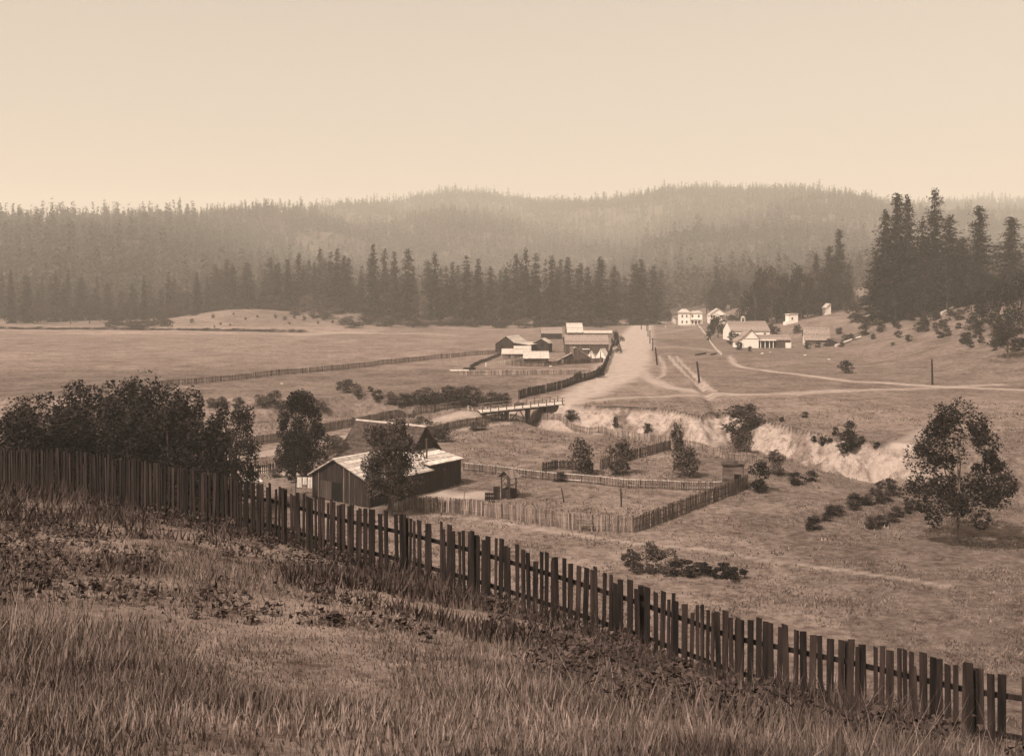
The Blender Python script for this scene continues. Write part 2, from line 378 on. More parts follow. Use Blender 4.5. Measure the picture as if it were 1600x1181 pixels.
# ---------------------------------------------------------------- foliage
def shards(cen, size, r, flat=0.0, stretch=1.0):
    n = len(cen); nrm = r.normal(size=(n, 3)); nrm[:, 2] = nrm[:, 2]*(1+flat*3)+flat*1.5*np.sign(nrm[:, 2]+1e-3)
    nrm /= np.linalg.norm(nrm, axis=1)[:, None]
    t = r.normal(size=(n, 3)); t -= (t*nrm).sum(1)[:, None]*nrm; t /= np.linalg.norm(t, axis=1)[:, None]
    bt = np.cross(nrm, t); s = (np.ones(n)*size)[:, None]*r.uniform(.6, 1.3, (n, 1))
    a = cen+t*s*stretch; b = cen-t*s*.5+bt*s*.8; c = cen-t*s*.5-bt*s*.8
    return np.stack([a, b, c], 1)
def conifer_tris(seed, n_wh=26, rad=.17, size=.026, per=6, base=.06, ragged=.35, top=.85):
    r = np.random.default_rng(seed); cs = []; outs = []; sz = []
    for k in range(n_wh):
        t = base+(1-base)*(k/(n_wh-1))**.92
        if r.random() < ragged*.25: continue
        Rr = rad*max((1-t), 0)**top*r.uniform(1-ragged, 1+ragged*.4)+.006
        for b in range(int(r.integers(4, 7))):
            a = r.uniform(0, 2*math.pi); L = Rr*r.uniform(.6, 1.15)
            m = max(2, int(per*L/rad)+2)
            f = (np.arange(m)+r.uniform(0, 1, m))/m
            x = np.cos(a)*L*f; y = np.sin(a)*L*f; z = t-.22*L*f**1.5+r.normal(0, .003, m)
            c = np.stack([x, y, z], 1)+r.normal(0, .006, (m, 3)); cs.append(c); sz.append(size*(1.15-.5*f)*(.45+.6*(1-t)))
            outs.append(np.tile([math.cos(a), math.sin(a), -.35], (m, 1)))
    cs = np.concatenate(cs); sz = np.concatenate(sz); outs = np.concatenate(outs)
    n = len(cs); tris = []
    for rep in range(2):
        d = outs+r.normal(0, .45, (n, 3)); d /= np.linalg.norm(d, axis=1)[:, None]
        sd = np.cross(d, [0, 0, 1])+r.normal(0, .3, (n, 3)); sd /= np.linalg.norm(sd, axis=1)[:, None]
        c = cs+r.normal(0, size*.3, (n, 3)); s = sz[:, None]*r.uniform(.7, 1.3, (n, 1))
        tris.append(np.stack([c+d*s*1.3, c-d*s*.6+sd*s*.75, c-d*s*.6-sd*s*.75], 1))
    return np.concatenate(tris)
def broad_tris(seed, n_cl=36, leaves=90, size=.035, cl=.2, low=.25, squash=1.0, fill=.3, asym=.45):
    """crown in the unit box: radius .5, height 0..1"""
    r = np.random.default_rng(seed); out = []; cens = []; ph = r.uniform(0, 6.28, 3)
    for k in range(n_cl):
        a = r.uniform(0, 2*math.pi); zz = r.uniform(low, .95); tt = (zz-low)/(1-low)
        env = .5*math.sin(math.pi*min(1, .18+.8*tt))**.6
        rr = env*(r.uniform(fill, 1)**.5)*.85*(1+asym*(.22*math.sin(a*2+ph[0]+zz*4)+.18*math.sin(a*3+ph[1]-zz*6)))
        c = np.array([math.cos(a)*rr, math.sin(a)*rr, zz+r.normal(0, .03)]); cens.append(c)
        s = cl*r.uniform(.55, 1.25); v = r.normal(size=(leaves, 3)); v /= np.linalg.norm(v, axis=1)[:, None]
        p = c+v*(r.uniform(.3, 1, (leaves, 1))**.5)*s*np.array([1, 1, .75*squash])
        out.append(shards(p, size, r, .25))
    return np.concatenate(out), cens
def trunk_mb(h, r0, limbs=(), seed=0, lean=.03, kinks=5):
    rr = random.Random(seed); mb = MB()
    pts = [Vector((rr.uniform(-1, 1)*lean*i/kinks, rr.uniform(-1, 1)*lean*i/kinks, h*i/kinks-(.03 if i == 0 else 0))) for i in range(kinks+1)]
    mb.tube(pts, [r0*(1-.8*i/kinks) for i in range(kinks+1)])
    for c in limbs:
        t = rr.uniform(.25, .7); i = int(t*kinks); p = pts[i].lerp(pts[min(i+1, kinks)], t*kinks-i)
        c = Vector(c); mid = p.lerp(c, .5)+Vector((0, 0, -.04)); mb.tube([p, mid, c], [r0*.38, r0*.25, r0*.08], 5)
    return mb
CON = []; CONT = []; CONR = [.17, .185, .15, .2, .15, .17, .19, .16, .16, .15]
for i in range(8):
    CON.append(tri_mesh('crown', conifer_tris(100+i, 38, CONR[i], .028, 9, base=.04+.015*(i % 4), ragged=[.3, .5, .35, .45, .6, .3, .4, .5][i], top=[.55, .5, .65, .5, .6, .45, .6, .5][i]), M['needle']))
    CONT.append(trunk_mb(.97, .013, seed=i, lean=.004).mesh('trunk', M['bark']))
BIG = []; BIGR = [.2, .17, .23]
for i in range(3): BIG.append(tri_mesh('crown', conifer_tris(150+i, 62, BIGR[i], .021, 15, base=.05, ragged=[.35, .5, .4][i], top=[.6, .5, .55][i]), M['needle_dark']))
BRO = []; BROT = []
for i in range(6):
    t, cens = broad_tris(200+i, 34, 80, .034, .19, low=[.2, .3, .15, .25, .3, .2][i])
    BRO.append(tri_mesh('crown', t, M['leaf'])); BROT.append(trunk_mb(.75, .035, cens[::4], seed=i).mesh('trunk', M['bark']))
SHR = []; SHT = []
for i in range(6):
    t, cens = broad_tris(300+i, 30, 50, .045, .2, low=.1, fill=.05)
    SHR.append(tri_mesh('foliage', t, M['leaf'])); SHT.append(trunk_mb(.5, .02, cens[::3], seed=50+i).mesh('stem', M['bark']))
def recol(me, mat):
    k = me.name+mat.name
    if k in _rc: return _rc[k]
    m2 = me.copy(); m2.materials.clear(); m2.materials.append(mat); _rc[k] = m2; return m2
_rc = {}
def plant(kind, loc, h, w, label, group=None, idx=None, mat=None, rz=None):
    """kind conifer/broad/shrub: h total height (m), w crown width (m)"""
    i = random.randrange(6) if idx is None else idx
    nm, cat = {'conifer': ('conifer_tree', 'conifer'), 'broad': ('broadleaf_tree', 'tree'), 'shrub': ('shrub', 'shrub')}[kind]
    o = empty(nm, label, cat, loc, random.uniform(0, 6.28) if rz is None else rz, group)
    cm, tm, wf = {'conifer': (CON, CONT, None), 'broad': (BRO, BROT, 1.12), 'shrub': (SHR, SHT, 1.15)}[kind]
    cme, tme = (BIG[i-10], tm[i-10]) if i >= 10 else (cm[i], tm[i])
    if mat: cme = recol(cme, mat)
    c = link('foliage' if kind == 'shrub' else 'crown', cme, o); t = link('stem' if kind == 'shrub' else 'trunk', tme, o)
    s = w/(2*(BIGR[i-10] if i >= 10 else CONR[i])) if kind == 'conifer' else w/wf
    for x in (c, t): x.scale = (s, s, h)
    return o
def plant_px(kind, px, base, top, wpx, label, group=None, mat=None, idx=None, D=None):
    p = at(px, base) if D is None else atd(px, D)
    zt = CAMZ-(top-HY)/F_PX*p.y; h = max(zt-p.z, .5)
    return plant(kind, p-Vector((0, 0, .03*h)), h*1.03, wpx/F_PX*p.y, label, group, idx, mat)

# far hillside forest: one mass nobody could count
def _sub(t, n, seed): return t[np.random.default_rng(seed).permutation(len(t))[:n]]
base_v = [_sub(conifer_tris(400+i, 11, [.2, .17, .23][i % 3], .085, 0, base=.02, ragged=.4, top=.65), 110, i) for i in range(8)]
rb = np.random.default_rng(5)
def round_v(i):
    r = np.random.default_rng(450+i); v = r.normal(size=(46, 3)); v /= np.linalg.norm(v, axis=1)[:, None]
    return shards(v*np.array([.3, .3, .38])+np.array([0, 0, .5]), .13, r, .2)
round_vs = [round_v(i) for i in range(4)]
def forest(name, n, xf, label, gate, hrange, seed):
    r = np.random.default_rng(seed); out = []; cnt = 0
    U = r.uniform(-.72, .75, n*3); Yc = xf(r, n*3); X = U*Yc
    keep = gate(X, Yc, r); X = X[keep][:n]; Yc = Yc[keep][:n]; Z = H(X, Yc)
    hh = r.uniform(*hrange, len(X))*(.75+.5*r.random(len(X))**3)
    dens = fbm(X, Yc, 90, 3, 91)
    hh *= (1+.5*dens)
    kind = (r.random(len(X)) < .22+.5*(dens > .25))
    ang = r.uniform(0, 6.28, len(X))
    for sel, vs, asp in ((~kind, base_v, 1.0), (kind, round_vs, .62)):
        ids = np.nonzero(sel)[0]; var = r.integers(0, len(vs), len(ids))
        for k in range(len(vs)):
            I = ids[var == k]; B = vs[k]
            ca, sa = np.cos(ang[I])[:, None, None], np.sin(ang[I])[:, None, None]; s = hh[I][:, None, None]*asp
            w = s*r.uniform(.8, 1.35, len(I))[:, None, None]
            x = (B[None, :, :, 0]*ca-B[None, :, :, 1]*sa)*w+X[I][:, None, None]; y_ = (B[None, :, :, 0]*sa+B[None, :, :, 1]*ca)*w+Yc[I][:, None, None]
            z = B[None, :, :, 2]*s+Z[I][:, None, None]-.5
            out.append(np.stack([x, y_, z], -1).reshape(-1, 3, 3))
    o = link(name, tri_mesh(name, np.concatenate(out), M['forest'])); prop(o, label, 'forest', None, 'stuff'); return o
def pxof(X, Y): return CX+F_PX*X/Y
forest('forest', 40000, lambda r, n: r.uniform(690**1.4, 3150**1.4, n)**(1/1.4), 'hazy conifer forest covering the whole hillside behind the valley',
       lambda X, Y, r: (Y > np.interp(pxof(X, Y), [300, 500], [700, 740])+40*vnoise(X, X*0, 70, 33)) & (Y < np.interp(pxof(X, Y), RG_P, RG_D)+70) & (r.random(len(X)) < .8+.7*fbm(X, Y, 90, 3, 77)), (15, 29), 9)
forest('wood', 900, lambda r, n: r.uniform(420, 720, n), 'darker mixed wood on the right slope behind the tall dark conifers',
       lambda X, Y, r: (X > 205+.1*(Y-420)) & (pxof(X, Y) > 1325), (10, 22), 10)
# ---------------------------------------------------------------- trees that can be told apart
BELT = [(336,414,494,26),(353,417,494,22),(385,412,493,34),(422,403,494,30),(449,407,494,24),(467,397,495,22),(500,389,495,24),(517,395,495,22),(527,390,499,26),(538,401,497,22),
        (583,384,501,26),(601,390,501,24),(616,395,501,22),(638,390,502,28),(680,397,502,28),(697,417,501,22),(707,411,502,24),(729,401,503,30),(747,406,503,24),(766,417,503,26),
        (791,420,503,24),(807,398,504,26),(822,390,504,26),(838,398,504,28),(862,401,505,26),(872,423,505,18),(888,404,505,28),(907,412,505,28),(919,420,505,22),(938,403,505,30),
        (960,417,504,24),(991,415,504,30),(1002,407,504,30),(1022,417,503,24),(1120,418,498,20)]
for i, (px, tp, bs, w) in enumerate(BELT):
    D = 20*F_PX/(bs-HY)*.93 + random.uniform(-12, 12)
    D = min(D, 690)
    plant_px('conifer', px, bs, tp, w*1.85, '%s tall fir from the left in the dark front row of the valley tree belt' % ordw(i), 'tall firs along the far edge of the valley', D=D, idx=i % 8)
r_ = random.Random(11); k = 0
for px in np.linspace(345, 1035, 84):
    px = px+r_.uniform(-6, 6); D = r_.uniform(640, 720); tp = r_.choice([r_.uniform(403, 425), r_.uniform(415, 458)])
    plant_px('conifer', px, 500, tp, r_.uniform(28, 50), 'shorter fir filling the row between the tall firs of the valley belt', 'shorter firs filling the valley belt', D=D, idx=r_.randrange(8)); k += 1
for px in np.linspace(-20, 335, 34):
    px = px+r_.uniform(-6, 6); D = r_.uniform(600, 700); tp = r_.uniform(420, 462)
    plant_px('conifer', px, 500, tp, r_.uniform(22, 36), 'fir in the dense dark wood at the left end of the valley', 'firs of the dark wood left of the mound', D=D, idx=r_.randrange(8))
# round trees at the feet of the belt
RT = [(60,470,500,34),(110,478,500,30),(140,468,499,34),(170,480,502,36),(205,470,503,34),(240,478,502,34),(270,474,500,30),(300,484,500,24),(480,460,498,28),(505,470,498,26),(560,474,500,30),(666,462,500,30),(640,478,502,30),(590,480,502,30),(720,478,503,26),(770,482,504,26),(1043,484,503,15),(620,470,502,22),(700,484,503,26),(930,486,504,20)]
for i, (px, tp, bs, w) in enumerate(RT):
    pale = i in (8, 11, 12)
    lab = {16: 'small dark round tree standing alone left of the white hotel', 11: 'pale rounded oak among the dark firs of the valley belt'}.get(i, '%s rounded leafy tree from the left at the foot of the valley firs' % ordw(i))
    plant_px('broad', px, bs, tp, w, lab, None if i in (16, 11) else 'rounded trees at the foot of the firs', M['leaf_pale'] if pale else None, D=(560 if i == 16 else r_.uniform(575, 640)))
# low thicket along the far edge
k = 0
for px in list(np.linspace(540, 940, 30))+list(np.linspace(430, 540, 8)):
    px += r_.uniform(-4, 4); D = r_.uniform(520, 590) if px > 540 else r_.uniform(600, 640)
    p = atd(px, D); plant('shrub', p, r_.uniform(2.5, 5), r_.uniform(8, 14), 'grey green scrub bush in the long thicket at the foot of the firs', 'scrub bushes along the far edge of the valley', mat=random.choice([M['leaf'], M['leaf_pale']]))
# shrubs on the mound and the field hedge
for i, (px, py, w) in enumerate([(333,497,8),(300,505,10),(345,508,6),(384,500,6),(402,496,5),(365,492,5),(430,497,8),(445,500,9),(460,498,8),(475,501,10),(490,498,9),(505,501,9),(335,512,5),(360,509,5),(452,507,6),(497,506,6),(520,505,7)]):
    p = at(px, py); s = w/F_PX*p.y; plant('shrub', p, s*.7, s, '%s small dark bush from the left on the pale mound beyond the field' % ordw(i), 'bushes on the pale mound')
for i, px in enumerate(np.linspace(170, 262, 10)):
    p = at(px, 512-2.5*math.sin(i)); s = r_.uniform(4, 7); plant('shrub', p, s*.75, s*1.5, 'dark low bush in the clump at the left end of the field hedge', 'bushes of the clump left of the pale mound')
for i, px in enumerate(np.linspace(-10, 470, 34)):
    py = np.interp(px, [0, 92, 300, 467], [514, 514.5, 516, 519]); p = at(px, py); plant('shrub', p, r_.uniform(.8, 1.4), r_.uniform(5, 9), 'low dark shrub in the hedge line across the far field', 'shrubs of the hedge line across the far field')
# right side: tall dark conifers, oaks
DR = [(1384,330,478,60,0,'tall dark conifer with a ragged crown, left of the dark group on the right slope'),
      (1402,303,478,52,1,'tallest dark conifer of the left pair on the right slope'),
      (1418,307,480,50,3,'dark conifer with a forked looking top beside the left pair on the right slope'),
      (1460,297,482,62,5,'tallest dark conifer of the right hand group on the slope'),
      (1442,345,484,56,2,'dark conifer between the two tallest on the right slope'),
      (1484,338,486,62,6,'broad dark conifer near the right edge of the dark group'),
      (1530,322,484,50,4,'dark conifer at the far right edge of the slope'),
      (1504,372,486,60,3,'lower dark conifer right of the tallest on the slope'),
      (1580,340,484,60,1,'dark conifer beyond the right end of the dark group'),
      (1311,359,459,34,4,'lone tall pine with a sparse layered crown above the oaks'),
      (1296,385,462,36,1,'dark conifer close beside the lone sparse pine'),
      (1275,397,464,26,7,'slim dark conifer left of the lone sparse pine'),
      (1326,412,462,26,2,'short dark conifer right of the lone sparse pine'),
      (1370,398,476,40,0,'lower dark conifer at the left foot of the tall pair')]
for px, tp, bs, w, ix, lab in DR:
    D = 400 if px > 1340 else 520
    plant_px('conifer', px, bs, tp, w*1.75, lab, None, None, 10+ix % 3, D=D+r_.uniform(-14, 14))
for i, (px, tp, w) in enumerate([(1410,415,60),(1445,405,60),(1480,400,66),(1515,410,60),(1398,440,50),(1430,438,56),(1465,440,60),(1500,440,60),(1545,430,64),(1590,420,60)]):
    plant_px('broad', px, 488, tp, w, '%s dark leafy tree from the left under the tall dark conifers on the right slope' % ordw(i), 'dark leafy trees under the tall conifers', M['leaf_dark'], D=r_.uniform(365, 392))
OAK = [(1104,452,36),(1122,445,40),(1142,440,42),(1162,446,42),(1180,442,42),(1196,414,42),(1214,424,44),(1232,432,44),(1252,420,46),(1272,428,44),(1205,452,44),(1240,456,44),(1226,470,34),(1290,430,40),(1165,466,36),(1190,472,34),(1262,452,44),(1318,440,34),(1122,474,28)]
for i, (px, tp, w) in enumerate(OAK):
    plant_px('broad', px, 480, tp, w, '%s dark round oak from the left in the oak grove behind the white houses' % ordw(i), 'oaks behind the white houses', M['leaf_dark'] if i % 3 else M['leaf'], D=r_.uniform(600, 640) if px < 1165 else r_.uniform(470, 505))
for px in np.linspace(1135, 1300, 16):
    D = r_.uniform(470, 530); p = atd(px+r_.uniform(-3, 3), D); s = r_.uniform(6, 10); plant('shrub', p, s*.75, s, 'dark bush on the rise below the oak grove', 'bushes below the oak grove', mat=M['leaf_dark'])
# shrubs on the right slope
SL = [(1338,502,38),(1401,511,16),(1404,528,15),(1420,533,14),(1395,540,8),(1437,519,22),(1441,504,18),(1377,519,18),(1349,524,22),(1475,513,20),(1509,537,24),(1463,499,18),(1365,530,12),(1385,502,14),(1485,495,16),(1320,534,16),(1330,532,14),(1302,540,14),(1290,541,13),(1278,543,12),(1262,545,14),(1312,522,14),(1500,500,22),(1420,500,14),(1356,508,10),(1315,542,11),(1248,497,14),(1262,492,15),(1278,488,14),(1293,484,15),(1310,480,16),(1330,478,18),(1350,476,18),(1368,486,14),(1240,502,9),(1448,492,14),(1530,520,24),(1560,540,30),(1321,583,26),(1519,515,26),(1402,490,16)]
for i, (px, py, w) in enumerate(sorted(SL)):
    p = at(px, py); s = w/F_PX*p.y
    lab = {1338: 'large round bush on the open slope above the right hand barn', 1321: 'lone round bush on the meadow beside the curving footpath'}.get(px, '%s dark bush from the left on the brushy right slope' % ordw(i))
    plant('shrub', p-Vector((0, 0, .1)), s*.78, s*1.1, lab, None if px in (1338, 1321) else 'dark bushes on the right slope', mat=M['leaf_dark'] if i % 4 else M['leaf'])
for i, (px, py, w) in enumerate([(1122,522,34),(1145,535,22),(1110,518,20),(1212,520,20),(1205,516,18),(1246,515,18),(1107,526,14),(1155,541,16),(1172,543,10)]):
    p = at(px, py+6); s = w/F_PX*p.y; plant('broad' if i < 2 else 'shrub', p, s*(1.0 if i < 2 else .8), s, '%s dark garden tree from the left beside the white farmhouse' % ordw(i), 'garden trees around the white farmhouse', mat=M['leaf_dark'])
r5 = random.Random(55)
for i in range(56):
    px = r5.uniform(1335, 1640); lo = np.interp(px, [1335, 1420, 1520, 1640], [505, 520, 545, 560]); py = lo-abs(r5.gauss(0, .45))*(lo-474); py = max(py, 472)
    p = at(px, py)
    if p.y > 600: continue
    s = r5.uniform(5, 17)/F_PX*p.y; plant('shrub', p-Vector((0, 0, .1)), s*.75, s*1.15, 'scrubby dark bush in the rough brush covering the top of the right slope', 'scrub covering the top of the right slope', mat=M['leaf_dark'] if i % 3 else M['leaf'])
for i, (px, py, tp, w) in enumerate([(1560, 515, 440, 60), (1600, 520, 430, 70), (1527, 505, 452, 50), (1575, 560, 505, 50)]):
    plant_px('broad', px, py, tp, w, '%s dark leafy tree from the left at the right edge of the brushy slope' % ordw(i), 'dark trees at the right edge of the slope', M['leaf_dark'])
# creek bushes
CB = [(545,613,30),(532,609,20),(560,618,26),(430,633,34),(405,633,26),(345,634,22),(330,634,20),(370,635,22),(610,631,28),(632,634,30),(655,632,34),(680,634,34),(700,631,40),(722,634,40),(745,632,34),(768,634,34),(788,630,26),(590,625,24),(665,624,30),(705,622,30),(735,622,30),(578,612,14),(470,640,26),(500,640,24),(812,640,20)]
for i, (px, py, w) in enumerate(sorted(CB)):
    p = at(px, py); s = w/F_PX*p.y; plant('shrub', p-Vector((0, 0, .2)), s*.72, s*1.1, '%s willow bush from the left in the thicket along the creek' % ordw(i), 'willow bushes along the creek', mat=M['leaf_pale'] if i % 3 == 0 else M['leaf'])
BB = [(1160,680,72,48,'big dark willow bush filling the notch in the pale bank',0),(1155,706,46,34,'lower grey bush under the big bush in the bank notch',0),(1329,681,26,24,'upper dark block shaped bush on top of the pale bank',1),(1323,704,48,32,'dark bush hanging over the edge of the pale bank',1),
      (1306,681,14,16,'small dark bush just left of the upper dark bush on the bank',1),(1222,659,11,9,'left one of two tiny round bushes on the meadow',1),(1258,652,14,10,'right one of two tiny round bushes on the meadow',1),(1271,690,13,11,'left small bush on the rim of the pale bank',1),(1285,697,18,16,'middle small bush on the rim of the pale bank',1),
      (1297,692,12,10,'right small bush on the rim of the pale bank',1),(1369,698,14,9,'tiny dark bush at the right end of the pale bank',1),(1346,692,14,12,'low dark bush right of the bank edge bush',1),
      (905,740,54,54,'open leafy bush in the garden plot behind the dark fence',0),(965,740,56,50,'rounded bush beside the dark fence in the garden plot',0),(1068,745,56,50,'rounded bush in the garden near the outhouse',0),(875,752,26,16,'small dark bush in front of the railed fence',1),
      (1184,768,46,46,'dense dark bush right of the outhouse',1),(1212,742,36,38,'thin leafy bush by the end of the creek fence',0),(1243,757,30,22,'dark bush at the foot of the pale bank',1),(1266,752,26,18,'dark low bush beside the one at the foot of the bank',1),
      (894,655,26,16,'sparse bush growing at the foot of the bank by the bridge',0),(1012,676,18,16,'faint bush on the pale bank above the creek fence',0),(800,775,22,14,'small leafy bush at the foot of the well',1),(938,590,16,20,'dark bush at the corner of the road fence',1),(905,592,18,12,'bush on the barnyard fence',0),
      (852,548,14,18,'small dark bush before the low pale roofed shed',0),(962,668,12,18,'narrow dark bush in a cleft of the pale bank',1)]
for px, py, w, h, lab, dk in BB:
    p = at(px, py); s = w/F_PX*p.y; plant('shrub', p-Vector((0, 0, .15)), h/F_PX*p.y*1.05, s*1.08, lab, None, mat=M['leaf_dark'] if dk else M['leaf'])
plant_px('broad', 1058, 705, 662, 24, 'slender young tree behind the creek fence', None, M['leaf_dark'])

# near trees with many leaves
def big_tree(px, base, top, wpx, label, mat, seed, D=None, n_cl=70, leaves=130, low=.2, size=.2, cl=.15, kind='broad', trunk_r=.03, fill=.3):
    p = at(px, base) if D is None else atd(px, D)
    h = CAMZ-(top-HY)/F_PX*p.y-p.z; w = wpx/F_PX*p.y/1.1
    o = empty('broadleaf_tree', label, 'tree', p, 0)
    r = np.random.default_rng(seed)
    t, cens = broad_tris(seed, n_cl, leaves, 1, cl, low=low, fill=fill)
    cen = t.mean(1)*np.array([w, w, h]); tr = shards(cen, size, r, .2)
    c = link('crown', tri_mesh('crown', tr, mat), o)
    tm = trunk_mb(h*.75, trunk_r*h, [tuple(np.array(q_)*np.array([w, w, h])) for q_ in cens[::3]], seed=seed, lean=h*.03)
    tm.build('trunk', M['bark'], o); return o
big_tree(610, 800, 660, 116, 'leafy maple standing in front of the old barn house', M['leaf'], 501, n_cl=70, leaves=230, low=.22, size=.13, cl=.14, D=109)
big_tree(472, 742, 612, 92, 'tall dark tree with an open crown left of the barn house', M['leaf_dark'], 502, n_cl=56, leaves=260, low=.1, size=.15, cl=.14, D=126)
big_tree(365, 738, 628, 110, 'feathery dark tree between the big dark grove and the tall dark tree', M['leaf_dark'], 503, n_cl=56, leaves=170, low=.15, size=.14, cl=.11, D=110)
big_tree(1496, 848, 640, 176, 'large open crowned oak at the right edge of the near meadow', M['leaf_dark'], 507, n_cl=60, leaves=230, low=.2, size=.15, cl=.13, D=97, trunk_r=.016, fill=.5)
0 and big_tree(1570, 850, 640, 110, 'second oak overlapping the right side of the large oak', M['leaf_dark'], 511, n_cl=80, leaves=110, low=.12, size=.2, cl=.14, D=101, trunk_r=.016)
for i, (px, tp, w, D) in enumerate([(20,632,150,98),(80,618,150,92),(135,612,150,104),(190,598,140,108),(245,606,150,100),(292,622,130,94),(215,640,160,86),(120,650,160,84),(40,650,150,80),(265,652,150,86),(165,632,150,95),(320,668,110,90)]):
    big_tree(px, 0, tp, w, '%s broad dark tree from the left in the grove behind the tall picket fence' % ordw(i), M['leaf_dark'], 560+i, n_cl=56, leaves=220, low=.05, size=.17, cl=.17, D=D)['group'] = 'trees of the dark grove behind the picket fence'
# near brush
for i, (px, py, w, h) in enumerate([(1010,893,60,44),(1040,896,52,36),(985,884,30,26),(1065,900,50,26),(1100,900,44,20),(1130,902,40,22),(1150,905,40,18)]):
    big_tree(px, py, py-h, w, '%s leafy green shrub from the left at the lower edge of the near meadow' % ordw(i), M['leaf_dark' if i > 2 else 'leaf'], 540+i, n_cl=14, leaves=90, low=.05, size=.1, cl=.2).name = 'shrub'
for o in C.objects:
    if o.name.startswith('shrub') and o.type == 'EMPTY' and o['category'] == 'tree': o['category'] = 'shrub'
bi = 0
for (x0, y0, x1, y1, n) in [(1262,828,1385,762,15),(1330,796,1400,776,6),(1372,826,1425,796,7)]:
    for k in range(n):
        t = k/(n-1); px = x0+(x1-x0)*t+r_.uniform(-8, 8); py = y0+(y1-y0)*t+r_.uniform(-4, 4); p = at(px, py); s = r_.uniform(1.2, 2.1)
        plant('shrub', p-Vector((0, 0, .05)), s*.6, s, 'low dark bush in the strips of brush left of the large oak', 'low bushes in strips on the near meadow', mat=M['leaf_dark'] if k % 2 else M['leaf'])
# leafy growth around fence lines and house
for i, (px, py, w, h, lab) in enumerate([(520,700,60,20,'overgrown hedge bush behind the barn house, left one'),(690,690,44,26,'dark bush on the lane fence right of the barn house roof'),(660,672,40,22,'leafy bush on the lane fence above the barn house roof'),(476,752,34,26,'pale leafed bush left of the barn house wall'),(430,745,30,14,'low bush by the little yard fence'),(745,672,40,14,'low hedge bush along the lane fence'),(560,690,40,18,'overgrown hedge bush behind the barn house, right one')]):
    p = at(px, py); s = w/F_PX*p.y; plant('shrub', p-Vector((0, 0, .1)), h/F_PX*p.y, s, lab, mat=M['leaf_pale'] if i == 3 else M['leaf'])
# ---------------------------------------------------------------- grass (nobody could count it)
def grass(name, n, ylo, yhi, ulo, uhi, hlo, hhi, label, mat, seed, thr=.3, width=.02, gate=None):
    r = np.random.default_rng(seed)
    Y = np.exp(r.uniform(math.log(ylo), math.log(yhi), n)); X = r.uniform(ulo, uhi, n)*(Y+4)
    d, _ = dirt_field(X, Y); b = bank_field(X, Y); ok = (d < thr) & (b < .3) & (fbm(X, Y, 4, 3, 15) > -.1+r.uniform(-.25, .25, n))
    if gate is not None: ok &= gate(X, Y)
    X = X[ok]; Y = Y[ok]; n = len(X); Z = H(X, Y)
    s = 1+Y*.012; h = r.uniform(hlo, hhi, n)*(.8+.3*s*.5)*np.clip(1+1.5*fbm(X, Y, 3.5, 4, 16), .25, 2); w = width*s*r.uniform(.6, 1.6, n)
    a = r.uniform(0, 6.28, n); lean = r.normal(0, .35, (n, 2))*h[:, None]
    A = np.stack([X+np.cos(a)*w, Y+np.sin(a)*w, Z-.03], 1); B = np.stack([X-np.cos(a)*w, Y-np.sin(a)*w, Z-.03], 1); T = np.stack([X+lean[:, 0], Y+lean[:, 1], Z+h], 1)
    o = link(name, tri_mesh(name, np.stack([A, B, T], 1), mat)); prop(o, label, 'grass', None, 'stuff'); return o
grass('dry_grass', 380000, 7, 62, -.75, .75, .04, .23, 'tall dry grass covering the slope in front of the picket fence', M['dry'], 21, width=.009)
grass('meadow_grass', 200000, 55, 190, -.6, .62, .06, .2, 'short tufted grass over the near meadow and yards', M['dry'], 22, width=.03)
grass('seed_stalks', 7000, 8, 50, -.75, .75, .3, .6, 'pale dry seed stalks scattered through the foreground grass', M['picket'], 24, width=.004)
def herb():
    r = np.random.default_rng(31); n = 3800; Y = np.exp(r.uniform(math.log(8), math.log(45), n)); X = r.uniform(-.75, .5, n)*(Y+4)
    ok = fbm(X, Y, 6, 3, 45) > -.05; X, Y = X[ok], Y[ok]; Z = H(X, Y); n = len(X); out = []
    hh = r.uniform(.12, .5, n)
    for k in range(26):
        c = np.stack([X+r.normal(0, .3, n)*hh, Y+r.normal(0, .3, n)*hh, Z+r.uniform(.02, 1, n)*hh], 1); out.append(shards(c, .05, r, .2))
    prop(link('low_weeds', tri_mesh('low_weeds', np.concatenate(out), M['dry_dark'])), 'low leafy weeds in patches on the foreground slope', 'weeds', None, 'stuff')
herb()
grass('weeds', 60000, 14, 44, -.75, .3, .15, .5, 'dark weeds growing along the foot of the tall picket fence', M['dry_dark'], 23, width=.022,
      gate=lambda X, Y: (np.abs(Y-(39-.749*(X+16.1))+2.5) < 7*(1+1.5*fbm(X, Y, 7, 3, 93))))
